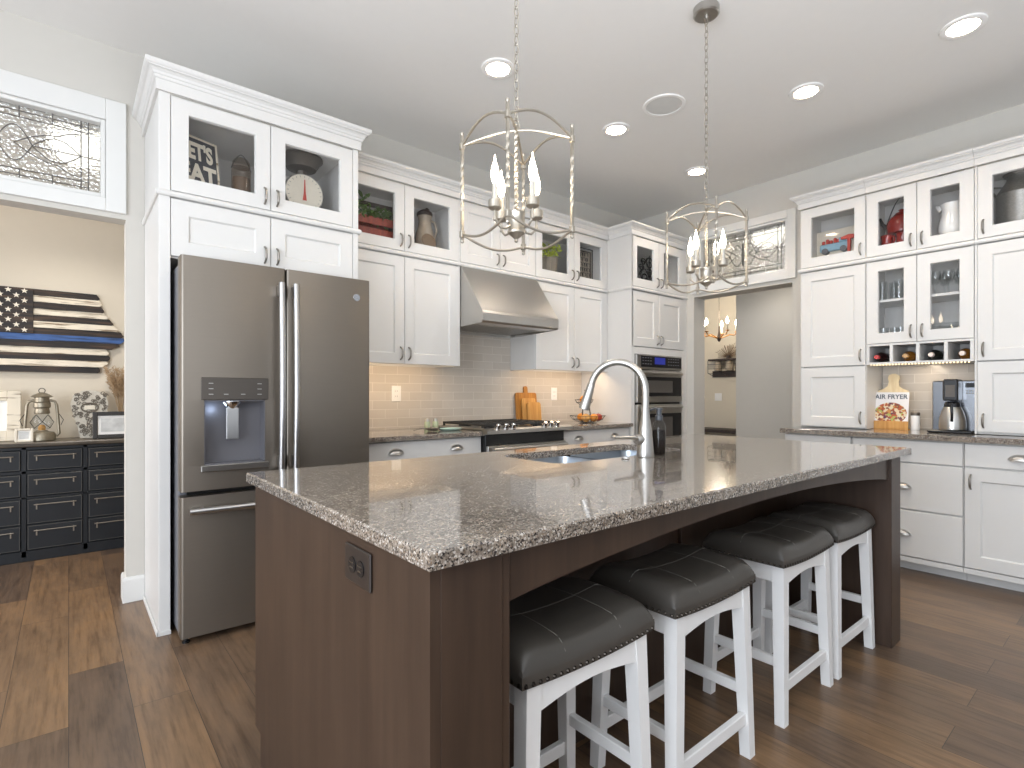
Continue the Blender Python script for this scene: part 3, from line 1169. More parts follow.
MB().box(a0, a1, IYB - 0.02, IYB, 0, 0.884, 0).build('back_panel', 'island', isl)
MB().box(1.90, 1.98, IYB - 0.04, IYB - 0.0205, 0, 0.884, 0.002).build('pilaster', 'island', isl)
mb = MB().box(IX0 + 0.021, 1.33, IYB + 0.001, IY1 - 0.022, 0.1, 0.884, 0).box(2.26, IX1 - 0.023, IYB + 0.001, IY1 - 0.022, 0.1, 0.884, 0)
mb.box(1.331, 2.259, IYB + 0.001, IY1 - 0.022, 0.1, 0.60, 0).box(IX0 + 0.021, IX1 - 0.023, IYB + 0.001, 1.78, 0, 0.099, 0)
mb.box(1.331, 2.259, IY1 - 0.040, IY1 - 0.022, 0.601, 0.884, 0)
mb.build('cabinet_box', 'island', isl)
dx = (IX1 - IX0 - 0.05) / 5
for k in range(5):
    x = IX0 + 0.022 + k * dx
    d = MB().box(x + 0.002, x + dx - 0.002, IY1 - 0.021, IY1 - 0.001, 0.105, 0.875, 0.003).build('door', 'island', isl)
    hb = MB().tube([(x + dx - 0.04, IY1, 0.68), (x + dx - 0.04, IY1 + 0.026, 0.69), (x + dx - 0.04, IY1 + 0.026, 0.77), (x + dx - 0.04, IY1, 0.78)], 0.005, 8).build('handle', 'pewter', d)

# outlet on the island end
OUTY = 1.056
ou = thing('electrical_outlet', 'dark brown outlet on the near end panel of the island', 'outlet', (IX0 - 0.0005, OUTY, 0.813))
ou.rotation_euler = (0, 0, RZ)
MB().box(-0.063, 0.063, -0.006, 0, -0.039, 0.039, 0.003).build('cover_plate', 'plastic_brown', ou)
for x in (-0.020, 0.020):
    mb = MB().lathe([(0.017, -0.0085), (0.017, -0.006)], 20, (x, 0, 0), 'y')
    r = mb.build('receptacle', 'plastic_black', ou)
    MB().box(x - 0.010, x + 0.010, -0.0095, -0.0086, 0.004, 0.006, 0).box(x - 0.008, x + 0.008, -0.0095, -0.0086, -0.006, -0.004, 0).build('slots', 'pewter', r)

# sink
sk = thing('sink', 'stainless double bowl sink set under the island granite', 'sink', (1.79, 1.56, 0.70))
for nm, x0, x1 in (('bowl', 1.362, 1.765), ('bowl', 1.785, 2.218)):
    mb = MB()
    o1 = rrect(x0, x1, 1.374, 1.758, 0.05, 6)
    o2 = rrect(x0 + 0.02, x1 - 0.02, 1.392, 1.738, 0.045, 6)
    zt = 0.884
    rings = [[(p[0] - 1.79, p[1] - 1.56, zt - 0.70) for p in o1], [(p[0] - 1.79, p[1] - 1.56, 0.0 + 0.01) for p in o2]]
    n = len(o1)
    mb.add(rings[0] + rings[1], [(i, (i + 1) % n, n + (i + 1) % n, n + i) for i in range(n)], True)
    mb.add(rings[1], [list(range(n))])
    mb.build(nm, 'sink_steel', sk)
    cx = (x0 + x1) / 2 - 1.79
    MB().lathe([(0.045, 0.011), (0.045, 0.014), (0.02, 0.013)], 20, (cx, 0, 0)).build('drain', 'chrome', sk)
MB().box(-0.026, -0.004, -0.185, 0.185, 0.02, 0.150, 0.006).build('divider', 'sink_steel', sk)

# faucet
FX, FY, FZ = 1.803, 1.324, 0.9155
fa = thing('faucet', 'tall brushed gooseneck pull-down faucet standing beside the sink', 'faucet', (FX, FY, FZ))
MB().lathe([(0.035, 0.0), (0.036, 0.004), (0.034, 0.02), (0.031, 0.06), (0.026, 0.11), (0.019, 0.155), (0.0152, 0.20)], 24).build('base', 'nickel', fa)
dirv = Vector((-0.42, 0.91, 0)).normalized()
pts, R = [], 0.115
for z in (0.18, 0.21, 0.24, 0.27):
    pts.append(Vector((0, 0, z)))
for k in range(1, 17):
    a = pi * k / 16 * 0.93
    pts.append(dirv * (R - R * cos(a)) + Vector((0, 0, 0.27 + R * sin(a) * 1.03)))
MB().tube(pts, 0.0145, 16).build('spout', 'nickel', fa)
tip = pts[-1]
dn = (pts[-1] - pts[-2]).normalized()
hp = [tip + dn * d for d in (0.0, 0.010, 0.04, 0.085, 0.108, 0.110)]
MB().tube(hp, [0.0158, 0.0165, 0.0185, 0.0215, 0.0225, 0.0200], 18).build('spray_head', 'nickel', fa)
lv = Vector((-0.98, 0.2, 0)).normalized()
kn = MB().tube([Vector((0, 0, 0.072)) + lv * d for d in (0.012, 0.045, 0.050)], [0.021, 0.021, 0.018], 18).build('handle', 'nickel', fa)
MB().tube([Vector((0, 0, 0.076)) + lv * d + Vector((0, 0, d * 0.06)) for d in (0.046, 0.06, 0.10, 0.150, 0.158)], [0.012, 0.0115, 0.010, 0.0095, 0.006], 12, flat=0.7).build('lever', 'nickel', kn)

MB_ = MB().lathe([(0.016, 0), (0.017, 0.003), (0.015, 0.007), (0.001, 0.008)], 18)
tag(MB_.build('air_switch_button', 'chrome', loc=(1.69, 1.335, 0.9152)), 'small round chrome button on the granite beside the sink', 'button')

sd = thing('soap_dispenser', 'clear pump bottle half full of dark liquid beside the faucet', 'soap dispenser', (1.893, 1.322, 0.9155))
MB().lathe([(0.026, 0.002), (0.028, 0.006), (0.028, 0.122), (0.022, 0.137), (0.014, 0.145), (0.014, 0.150)], 4 * 6).build('bottle', 'bottle_clear', sd)
MB().lathe([(0.0245, 0.005), (0.0255, 0.008), (0.0255, 0.105), (0.001, 0.106)], 20).build('soap', 'seed', sd)
MB().lathe([(0.016, 0.146), (0.016, 0.165), (0.011, 0.168), (0.011, 0.188), (0.016, 0.190), (0.016, 0.197), (0.001, 0.198)], 18).tube([(0, 0, 0.193), (-0.02, 0.01, 0.194), (-0.036, 0.018, 0.188)], 0.005, 8).build('pump', 'pump_grey', sd)


# ------------------------------------------------------------------ bar stools
def make_stool():
    t = thing('bar_stool', 'white bar stool', 'stool', (0, 0, 0), 0, 'white saddle-seat stools tucked under the island')
    HW, HD, zt = 0.205, 0.146, 0.546
    W2, D2 = 0.226, 0.155

    def hgt(u):
        return 0.645 + 0.032 * (2 * u - 1) ** 2 - 0.006

    mb = MB()
    # leather cushion: rounded edges, ends raised
    n, m = 22, 16
    xs = [-1, -0.985, -0.95, -0.88] + [-0.88 + 1.76 * k / 14 for k in range(1, 14)] + [0.88, 0.95, 0.985, 1]
    ys = [-1, -0.975, -0.92, -0.82] + [-0.82 + 1.64 * k / 8 for k in range(1, 8)] + [0.82, 0.92, 0.975, 1]

    def edge(a):
        d = 1 - abs(a)
        r = 0.24
        return 1.0 if d >= r else math.sqrt(max(0, 1 - (1 - d / r) ** 2))
    vs = []
    for a in xs:
        for b in ys:
            e = min(edge(a), edge(b)) if False else edge(a) * edge(b)
            zt0 = 0.577 + 0.010 * a * a
            z = zt0 + (0.042 + 0.012 * (1 - b * b) + 0.012 * a * a) * e
            for cx_ in (-0.45, 0.45):
                z -= 0.0
            vs.append((a * W2, b * D2, z))
    k = len(ys)
    fs = [(i * k + j, (i + 1) * k + j, (i + 1) * k + j + 1, i * k + j + 1) for i in range(len(xs) - 1) for j in range(k - 1)]
    mb.add(vs, fs, True)

    # leather side band down to the rail
    def rim(q):
        q = q % 1.0 * 4
        s_, f = int(q), q - int(q)
        f = -1 + 2 * f
        return [(f * W2, -D2), (W2, f * D2), (-f * W2, D2), (-W2, -f * D2)][s_]
    band = []
    N = 64
    for i in range(N):
        x, y = rim(i / N)
        a = x / W2
        zt0 = 0.577 + 0.010 * a * a
        zb = 0.550 + 0.010 * a * a
        band += [(x, y, zt0), (x * 1.004, y * 1.006, (zt0 * 2 + zb) / 3), (x, y, zb)]
    mb.add(band, [(i * 3 + j, ((i + 1) % N) * 3 + j, ((i + 1) % N) * 3 + j + 1, i * 3 + j + 1) for i in range(N) for j in (0, 1)], True)
    bot = [band[i * 3 + 2] for i in range(N)]
    mb.add(bot + [(0, 0, 0.551)], [(i, N, (i + 1) % N) for i in range(N)])
    seat = mb.build('seat', 'leather', t)

    def top(a, b):
        z = 0.577 + 0.010 * a * a + (0.042 + 0.012 * (1 - b * b) + 0.012 * a * a) * edge(a) * edge(b)
        return (a * W2, b * D2, z - 0.0005)
    st = MB()
    st.tube([top(-0.97 + 1.94 * i / 30, 0.03) for i in range(31)], 0.0011, 5)
    for a in (-0.42, 0.42):
        st.tube([top(a, -0.97 + 1.94 * i / 20) for i in range(21)], 0.0011, 5)
    st.build('stitching', 'thread', seat)
    nl = MB()
    per = 2 * (2 * W2 + 2 * D2)
    for (p0, p1, cnt) in (((-W2, -D2), (W2, -D2), 22), ((W2, -D2), (W2, D2), 15), ((W2, D2), (-W2, D2), 22), ((-W2, D2), (-W2, -D2), 15)):
        for i in range(cnt):
            f = (i + 0.5) / cnt
            x, y = p0[0] + (p1[0] - p0[0]) * f, p0[1] + (p1[1] - p0[1]) * f
            a = x / W2
            nl.sphere((x * 1.004, y * 1.006, 0.5575 + 0.010 * a * a), 0.0052, 6, 4)
    nl.build('nailhead_trim', 'nail', seat)
    # legs: square, slightly splayed
    s = 0.042
    for sx in (-1, 1):
        for sy in (-1, 1):
            lm = MB()
            tx, ty = sx * HW, sy * HD
            bx, by = sx * (HW + 0.018), sy * (HD + 0.010)
            vs = []
            for (cx_, cy_, z, q) in ((bx, by, 0.0, 0.034), (tx, ty, zt + 0.008, s)):
                for ex, ey in ((0, 0), (1, 0), (1, 1), (0, 1)):
                    vs.append((cx_ - sx * ex * q, cy_ - sy * ey * q, z))
            lm.add(vs, [(0, 1, 5, 4), (1, 2, 6, 5), (2, 3, 7, 6), (3, 0, 4, 7), (3, 2, 1, 0), (4, 5, 6, 7)])
            lm.build('leg', 'stool_white', t)
    # curved seat rails
    for sy in (-1, 1):
        y0 = sy * (HD - 0.004)
        n = 14
        x0 = HW - s
        poly = [(-x0 + 2 * x0 * i / n, 0.550 + 0.006 * (2 * i / n - 1) ** 2) for i in range(n + 1)] + [(x0 - 2 * x0 * i / n, 0.490 + 0.018 * sin(pi * i / n)) for i in range(n + 1)]
        MB().prism(poly, y0, y0 - sy * 0.022, 'y').build('seat_rail', 'stool_white', t)
    for sx in (-1, 1):
        x0 = sx * (HW - 0.004)
        MB().box(x0, x0 - sx * 0.022, -(HD - s), HD - s, 0.495, 0.555, 0.002).build('seat_rail', 'stool_white', t)
    f = 0.13
    for sy in (-1, 1):
        y0 = sy * (HD + 0.010 * (1 - f / zt) - 0.008)
        xx = HW + 0.018 * (1 - f / zt) - 0.036
        MB().box(-xx, xx, y0, y0 - sy * 0.020, f - 0.022, f + 0.016, 0.002).build('stretcher', 'stool_white', t)
    f = 0.215
    for sx in (-1, 1):
        x0 = sx * (HW + 0.018 * (1 - f / zt) - 0.008)
        yy = HD + 0.010 * (1 - f / zt) - 0.036
        MB().box(x0, x0 - sx * 0.020, -yy, yy, f - 0.018, f + 0.016, 0.002).build('stretcher', 'stool_white', t)
    return t


st0 = make_stool()
STY = 0.985
for i, (x, lab) in enumerate(((0.942, 'white stool with grey leather saddle seat next to the near island end'),
                              (1.489, 'white grey-seated stool, second from the near end of the island'),
                              (2.148, 'white grey-seated stool, third along from the near island end'),
                              (2.648, 'white grey-seated stool farthest along, beside the far island leg'))):
    o = st0 if i == 0 else dup(st0)
    o.location = (x, STY, 0)
    o['label'] = lab

# ------------------------------------------------------------------ refrigerator
YF = 2.87
fr = thing('refrigerator', 'slate grey french door refrigerator with water dispenser', 'refrigerator', (0, 0, 0))
MB().box(0.402, 1.310, 2.965, 3.66, 0.03, 1.79, 0.004).build('case', 'case_grey', fr)
MB().box(0.42, 1.29, 2.99, 3.05, 0.0, 0.03, 0.002).build('kick_grille', 'black', fr)


def fdoor(name, x0, x1, z0, z1, hole=None):
    """appliance door with rounded vertical edges (plan profile), optional recess hole"""
    r = 0.012
    prof = [(x0, 2.955), (x0, YF + r)] + [(x0 + r - r * cos(radians(a)), YF + r - r * sin(radians(a))) for a in (30, 60, 90)]
    prof += [(x1 - r + r * sin(radians(a)), YF + r - r * cos(radians(a))) for a in (0, 30, 60, 90)] + [(x1, 2.955)]
    mb = MB()
    if not hole:
        mb.prism(prof, z0, z1, 'z', smooth=True)
        return mb.build(name, 'slate', fr)
    hx0, hx1, hz0, hz1 = hole
    mb.prism(prof, z0, hz0, 'z', smooth=True).prism(prof, hz1, z1, 'z', smooth=True)
    lp = [p for p in prof if p[0] < hx0 - 0.001] + [(hx0, YF), (hx0, 2.955)]
    rp = [(hx1, 2.955), (hx1, YF)] + [p for p in prof if p[0] > hx1 + 0.001]
    mb.prism(lp, hz0, hz1, 'z', smooth=True).prism(rp, hz0, hz1, 'z', smooth=True)
    return mb.build(name, 'slate', fr)


dl = fdoor('door', 0.398, 0.862, 0.715, 1.817, (0.492, 0.764, 0.832, 1.142))
dr = fdoor('door', 0.868, 1.326, 0.715, 1.817)
fd = fdoor('freezer_drawer', 0.398, 1.326, 0.035, 0.690)
MB().box(0.43, 1.29, 2.925, 2.965, 0.692, 0.713, 0).build('gasket', 'black', fr)
# dispenser
dp = MB().box(0.479, 0.777, YF - 0.007, YF - 0.0005, 1.143, 1.250, 0.002).build('dispenser_panel', 'slate_dark', dl)
mbt = MB()
for k, (x, z) in enumerate(((0.52, 1.222), (0.52, 1.196), (0.52, 1.17), (0.585, 1.17), (0.735, 1.222), (0.735, 1.196), (0.735, 1.17), (0.66, 1.17))):
    mbt.box(x - 0.010, x + 0.010, YF - 0.0077, YF - 0.0072, z - 0.0015, z + 0.0015, 0)
mbt.build('control_marks', 'steel', dp)
cav = MB().box(0.494, 0.762, 2.945, 2.950, 0.834, 1.140, 0).box(0.4925, 0.4965, YF + 0.003, 2.948, 0.834, 1.140, 0).box(0.7595, 0.7635, YF + 0.003, 2.948, 0.834, 1.140, 0).box(0.494, 0.762, YF + 0.003, 2.948, 1.136, 1.1415, 0).box(0.494, 0.762, YF + 0.003, 2.948, 0.8325, 0.838, 0)
cav.build('dispenser_recess', 'recess', dl)
MB().box(0.590, 0.646, YF + 0.012, YF + 0.028, 0.95, 1.105, 0.003).build('dispenser_paddle', 'steel_v', dl)
MB().lathe([(0.02, 1.095), (0.03, 1.11), (0.042, 1.128), (0.042, 1.136)], 16, (0.618, YF + 0.035, 0)).build('dispenser_spout', 'chrome', dl)
MB().box(0.478, 0.778, YF - 0.016, YF - 0.0005, 0.803, 0.833, 0.003).build('dispenser_sill', 'steel', dl)
pl = bpy.data.lights.new('dispenser_light', 'POINT')
pl.energy, pl.color, pl.shadow_soft_size = 0.16, (0.6, 0.75, 1.0), 0.03
po = bpy.data.objects.new('dispenser_light', pl)
COL.objects.link(po)
po.location = (0.535, YF + 0.055, 1.095)
po.parent = dl


def bar_handle(par, axis, c0, c1, x, y):
    mb = MB()
    n = 16
    pts = []
    for i in range(n + 1):
        f = i / n
        q = c0 + (c1 - c0) * f
        bow = -0.014 * sin(pi * f)
        pts.append((x, y + bow, q) if axis == 'z' else (q, y + bow, x))
    mb.tube(pts, 0.0155, 12)
    for f in (0.04, 0.96):
        q = c0 + (c1 - c0) * f
        if axis == 'z':
            mb.box(x - 0.012, x + 0.012, y, YF - 0.0005, q - 0.03, q + 0.03, 0.004)
        else:
            mb.box(q - 0.03, q + 0.03, y, YF - 0.0005, x - 0.012, x + 0.012, 0.004)
    return mb.build('handle', 'steel_v', par)


bar_handle(dl, 'z', 0.79, 1.735, 0.831, YF - 0.045)
bar_handle(dr, 'z', 0.79, 1.735, 0.901, YF - 0.045)
bar_handle(fd, 'x', 0.428, 1.29, 0.628, YF - 0.042)
bd = MB().lathe([(0.019, -0.003), (0.020, -0.0018), (0.020, 0)], 28, (1.246, YF - 0.0005, 1.713), 'y').build('badge', 'chrome', dr, label='round chrome badge')
mk = MB()
mk.tube([(1.246 + 0.0155 * cos(2 * pi * k / 24), YF - 0.0038, 1.713 + 0.0155 * sin(2 * pi * k / 24)) for k in range(24)], 0.0009, 5, closed=True)
mk.tube([(1.246 - 0.006 + 0.0055 * cos(a), YF - 0.0038, 1.713 + 0.007 * sin(a)) for a in [0.6 + k * 0.42 for k in range(14)]], 0.0011, 5)
mk.tube([(1.246 + 0.006 + 0.0045 * cos(a), YF - 0.0038, 1.714 + 0.0045 * sin(a)) for a in [0.2 + k * 0.42 for k in range(13)]], 0.0011, 5)
mk.tube([(1.246 + 0.0105, YF - 0.0038, 1.704), (1.246 + 0.004, YF - 0.0038, 1.706), (1.246 + 0.002, YF - 0.0038, 1.711)], 0.0011, 5)
mk.build('badge_monogram', 'case_grey', bd)
for x in (0.425, 1.295):
    MB().box(x - 0.02, x + 0.02, 2.94, 3.02, 1.8185, 1.828, 0.003).box(x - 0.018, x + 0.018, 2.97, 3.02, 1.79, 1.8185, 0).build('hinge_cover', 'case_grey', fr)
for x in (0.425, 1.295):
    MB().lathe([(0.016, 0.0), (0.016, 0.008), (0.01, 0.009), (0.01, 0.035)], 12, (x, 2.92, 0)).build('foot', 'plastic_black', fr)

# ------------------------------------------------------------------ range
rg = thing('gas_range', 'stainless slide-in gas range with black grates below the hood', 'range', (0, 0, 0))
RX0, RX1, RYF = 2.285, 3.076, 3.02
MB().box(RX0, RX1, RYF + 0.03, YW - 0.012, 0.03, 0.905, 0.002).build('body', 'black', rg)
MB().box(RX0 - 0.0005, RX1 + 0.001, RYF - 0.012, YW - 0.012, 0.906, 0.920, 0.003).build('cooktop', 'steel', rg)
pf = [(RYF - 0.035, 0.912), (RYF - 0.035, 0.888), (RYF + 0.028, 0.880), (RYF + 0.028, 0.9055), (RYF + 0.02, 0.925), (RYF - 0.01, 0.925)]
cp = MB().prism(pf, RX0 - 0.032, RX1 + 0.032, 'x').build('control_panel', 'steel', rg)
for x in (2.36, 2.435, 2.50, 2.82, 2.885, 2.95):
    ax = Vector((0, -0.35, 0.94)).normalized()
    c = Vector((x, RYF - 0.016, 0.921))
    MB().tube([c + ax * d for d in (-0.002, 0.006, 0.008, 0.034, 0.038)], [0.022, 0.022, 0.019, 0.017, 0.012], 16).build('knob', 'chrome', cp)
for x0 in (RX0 + 0.015, RX0 + 0.262, RX0 + 0.509):
    x1 = x0 + 0.238
    mb = MB()
    ya, yb, z = RYF + 0.05, YW - 0.06, 0.952
    for x in (x0 + 0.008, (x0 + x1) / 2, x1 - 0.008):
        mb.box(x - 0.007, x + 0.007, ya, yb, z - 0.014, z, 0.002)
    for k in range(6):
        y = ya + 0.007 + (yb - ya - 0.014) * k / 5
        mb.box(x0, x1, y - 0.006, y + 0.006, z - 0.012, z + 0.001, 0.002)
    for x in (x0 + 0.008, x1 - 0.008):
        for y in (ya + 0.01, yb - 0.01):
            mb.box(x - 0.007, x + 0.007, y - 0.007, y + 0.007, 0.9205, z - 0.01, 0.001)
    mb.build('grate', 'iron', rg)
    for y in (3.2, 3.5):
        MB().lathe([(0.05, 0.9205), (0.05, 0.928), (0.035, 0.934), (0.001, 0.935)], 18, ((x0 + x1) / 2, y, 0)).build('burner', 'iron', rg)
od = MB().box(RX0 + 0.004, RX1 - 0.004, RYF + 0.002, RYF + 0.029, 0.22, 0.80, 0.004).build('oven_door', 'steel', rg)
MB().box(RX0 + 0.09, RX1 - 0.09, RYF - 0.0005, RYF + 0.0015, 0.34, 0.66, 0.001).build('oven_window', 'black_glass', od)
mb = MB().tube([(RX0 + 0.03, RYF - 0.035, 0.775), (RX1 - 0.03, RYF - 0.035, 0.775)], 0.014, 12)
for x in (RX0 + 0.06, RX1 - 0.06):
    mb.box(x - 0.012, x + 0.012, RYF - 0.035, RYF + 0.0015, 0.765, 0.785, 0.002)
mb.build('handle', 'steel', od)
MB().box(RX0 + 0.004, RX1 - 0.004, RYF + 0.002, RYF + 0.029, 0.05, 0.21, 0.004).build('drawer', 'steel', rg)
for x in (RX0 + 0.05, RX1 - 0.05):
    MB().lathe([(0.02, 0), (0.02, 0.01), (0.012, 0.012), (0.012, 0.04)], 12, (x, 3.12, 0)).build('foot', 'plastic_black', rg)

# ------------------------------------------------------------------ range hood
hd = thing('range_hood', 'stainless slope-fronted range hood under the short cabinet', 'range hood', (0, 0, 0))
HX0, HX1 = X_H + 0.004, X_B - 0.004
prof = [(YW - 0.012, 2.140), (3.352, 2.140), (3.335, 2.132), (3.095, 1.800), (3.075, 1.775), (3.070, 1.755), (3.075, 1.700), (3.082, 1.688), (YW - 0.012, 1.668)]
mb = MB()
n = len(prof)
# shell: sides + front, open below
vs = [(HX0, y, z) for y, z in prof] + [(HX1, y, z) for y, z in prof]
mb.add(vs, [(i, i + 1, n + i + 1, n + i) for i in range(n - 2)] + [list(range(n))[::-1], [n + i for i in range(n)], (n - 1, 0, n, 2 * n - 1)])
mb.box(HX0 + 0.01, HX1 - 0.01, 3.095, YW - 0.02, 1.700, 1.704, 0)
mb.build('canopy', 'steel', hd)
for k in range(2):
    x0 = HX0 + 0.03 + k * (HX1 - HX0 - 0.06) / 2
    x1 = x0 + (HX1 - HX0 - 0.06) / 2 - 0.008
    mb = MB()
    for j in range(22):
        x = x0 + (x1 - x0) * (j + 0.5) / 22
        mb.box(x - 0.0045, x + 0.0045, 3.24, YW - 0.04, 1.690, 1.698, 0)
    mb.box(x0, x1, 3.225, 3.24, 1.686, 1.6995, 0.001).box(x0, x1, YW - 0.04, YW - 0.025, 1.680, 1.6995, 0.001)
    mb.build('baffle_filter', 'steel', hd)
MB().box(HX0 + 0.015, HX1 - 0.015, 3.092, 3.215, 1.6875, 1.6995, 0.002).build('light_panel', 'steel', hd)

# ------------------------------------------------------------------ wall oven
ov = thing('double_wall_oven', 'stainless double wall oven with blue display in the white tower', 'oven', (0, 0, 0))
OX0, OX1, OYF = 4.024, 4.752, 3.045
MB().box(OX0, OX1, 3.073, 3.55, 0.42, 1.545, 0.001).build('body', 'black', ov)
cpn = MB().box(OX0, OX1, OYF + 0.004, 3.0725, 1.405, 1.540, 0.004).build('control_panel', 'steel', ov)
gl = MB().box(OX0 + 0.06, OX1 - 0.012, OYF + 0.001, OYF + 0.0038, 1.425, 1.530, 0.001).build('touch_glass', 'black_glass', cpn)
MB().box(OX0 + 0.27, OX0 + 0.44, OYF + 0.0003, OYF + 0.0009, 1.455, 1.520, 0).build('display', 'display', gl)
mb = MB()
for x in (0.09, 0.13, 0.17, 0.21, 0.50, 0.54, 0.58, 0.62, 0.66):
    for z in (1.455, 1.485, 1.512):
        mb.box(OX0 + x - 0.012, OX0 + x + 0.012, OYF + 0.0003, OYF + 0.0009, z - 0.003, z + 0.003, 0)
mb.build('key_marks', 'case_grey', gl)
for z0, z1, wz0, wz1 in ((1.092, 1.396, 1.150, 1.335), (0.43, 1.072, 0.55, 0.985)):
    d = MB().box(OX0 + 0.002, OX1 - 0.002, OYF, 3.0725, z0, z1, 0.004).build('oven_door', 'steel', ov)
    g = MB().box(OX0 + 0.055, OX1 - 0.02, OYF - 0.003, OYF - 0.0005, wz0, wz1, 0.001).build('door_glass', 'black_glass', d)
    MB().box(OX0 + 0.15, OX1 - 0.17, OYF - 0.0045, OYF - 0.0032, wz0 + 0.035, wz1 - 0.035, 0.0005).build('window', 'oven_window', g)
    hz = z1 - 0.028
    mb = MB().tube([(OX0 + 0.03, OYF - 0.030, hz), (OX1 - 0.045, OYF - 0.030, hz)], 0.015, 12)
    for x in (OX0 + 0.06, OX1 - 0.075):
        mb.box(x - 0.012, x + 0.012, OYF - 0.030, OYF - 0.0005, hz - 0.01, hz + 0.01, 0.002)
    mb.build('handle', 'steel', d)

# under-cabinet lamps
area_light('under_cabinet_light', ((X_A + X_H) / 2, 3.425, 1.405), ((X_A + X_H) / 2, 3.53, 1.0), 0.8, 0.035, 2.0, (1, 0.74, 0.48))
area_light('under_cabinet_light', ((X_B + X_T) / 2, 3.425, 1.405), ((X_B + X_T) / 2, 3.53, 1.0), 0.8, 0.035, 2.0, (1, 0.74, 0.48))

# ------------------------------------------------------------------ chandeliers
def make_chandelier():
    t = thing('chandelier', 'chandelier', 'chandelier', (0, 0, 0), 0, 'silver lantern chandeliers over the island')
    h = 0.136
    zb, zt = 0.012, 0.378          # relative to the post feet at z=1.70
    C4 = [(-h, -h), (h, -h), (h, h), (-h, h)]
    for x, y in C4:
        mb = MB()
        # twisted square bar
        vs, N = [], 40
        for i in range(N + 1):
            f = i / N
            z = zb + (zt - zb) * f
            g = min(1, max(0, (f - 0.25) / 0.5))
            a = pi / 4 + g * pi * 3
            for k in range(4):
                vs.append((x + 0.0064 * cos(a + k * pi / 2), y + 0.0064 * sin(a + k * pi / 2), z))
        mb.add(vs, [(i * 4 + k, i * 4 + (k + 1) % 4, i * 4 + 4 + (k + 1) % 4, i * 4 + 4 + k) for i in range(N) for k in range(4)])
        mb.box(x - 0.008, x + 0.008, y - 0.008, y + 0.008, zt - 0.05, zt - 0.026, 0.002)
        mb.box(x - 0.008, x + 0.008, y - 0.008, y + 0.008, zb + 0.008, zb + 0.032, 0.002)
        mb.lathe([(0.001, 0), (0.006, 0.003), (0.007, 0.008), (0.004, 0.013)], 10, (x, y, 0.0))
        mb.lathe([(0.005, zt), (0.007, zt + 0.004), (0.006, zt + 0.010), (0.001, zt + 0.013)], 10, (x, y, 0))
        mb.build('post', 'silver_leaf', t)
    zo = zt - 0.035
    for k in range(4):
        a, b = C4[k], C4[(k + 1) % 4]
        MB().tube(arc((*a, zo), (*b, zo), 0.045), 0.0045, 8).build('top_arch', 'silver_leaf', t)
        MB().tube(arc((*a, zb + 0.020), (*b, zb + 0.020), -0.032), 0.0045, 8).build('lower_arch', 'silver_leaf', t)
    for a, b in ((C4[0], C4[2]), (C4[1], C4[3])):
        MB().tube(arc((*a, zo), (*b, zo), 0.040), 0.0042, 8).build('cross_arch', 'silver_leaf', t)
    vs, N = [], 60
    for i in range(N + 1):
        f = i / N
        z = 0.10 + (zo + 0.060 - 0.10) * f
        a = f * pi * 7
        for k in range(4):
            vs.append((0.0075 * cos(a + k * pi / 2), 0.0075 * sin(a + k * pi / 2), z))
    MB().add(vs, [(i * 4 + k, i * 4 + (k + 1) % 4, i * 4 + 4 + (k + 1) % 4, i * 4 + 4 + k) for i in range(N) for k in range(4)] + [(0, 1, 2, 3)]).build('stem', 'silver_leaf', t)
    MB().lathe([(0.001, -0.006), (0.007, -0.002), (0.006, 0.006), (0.012, 0.012), (0.024, 0.022), (0.030, 0.026), (0.031, 0.032), (0.028, 0.036), (0.028, 0.088), (0.031, 0.092), (0.031, 0.098), (0.020, 0.103), (0.008, 0.108)], 22).build('hub', 'silver_leaf', t)
    r = 0.09
    for dx_, dy_ in ((1, 0), (0, 1), (-1, 0), (0, -1)):
        arm = MB().tube([(dx_ * q, dy_ * q, z) for q, z in ((0.026, 0.05), (0.045, 0.036), (0.066, 0.036), (0.082, 0.05), (0.089, 0.07), (r, 0.088))], 0.0042, 8)
        cx_, cy_ = dx_ * r, dy_ * r
        arm.lathe([(0.001, 0.052), (0.006, 0.056), (0.006, 0.062), (0.004, 0.068), (0.004, 0.088), (0.018, 0.092), (0.0225, 0.097), (0.0225, 0.122), (0.018, 0.124), (0.001, 0.124)], 16, (cx_, cy_, 0))
        arm = arm.build('arm', 'silver_leaf', t)
        MB().lathe([(0.0095, 0.124), (0.0095, 0.178), (0.001, 0.179)], 14, (cx_, cy_, 0)).build('candle_sleeve', 'candle', arm)
        MB().lathe([(0.007, 0.179), (0.011, 0.190), (0.0138, 0.206), (0.0128, 0.223), (0.008, 0.243), (0.0035, 0.257), (0.002, 0.270), (0.0005, 0.276)], 14, (cx_, cy_, 0)).build('bulb', 'bulb', arm)
    # chain and canopy
    zc0, zc1 = zo + 0.055, CEIL - 1.70 - 0.055
    ch = MB()
    nlk = 30
    pitch = (zc1 - zc0) / nlk
    for k in range(nlk):
        z = zc0 + pitch * (k + 0.5)
        hl, wl = pitch * 0.66, 0.0085
        pts = []
        for i in range(14):
            a = 2 * pi * i / 14
            p = (wl * cos(a), 0, z + hl * sin(a))
            if k % 2:
                p = (0, p[0], p[2])
            pts.append(p)
        ch.tube(pts, 0.0018, 6, closed=True)
    ch.tube([(0.014 * cos(2 * pi * i / 18), 0, zc0 + 0.006 + 0.014 * sin(2 * pi * i / 18)) for i in range(18)], 0.0025, 6, closed=True)
    ch.build('chain', 'silver_leaf', t)
    zz = CEIL - 1.70
    MB().lathe([(0.003, zz - 0.06), (0.009, zz - 0.055), (0.009, zz - 0.042), (0.055, zz - 0.040), (0.062, zz - 0.034), (0.062, zz - 0.0005)], 28).build('canopy', 'nickel', t)
    return t


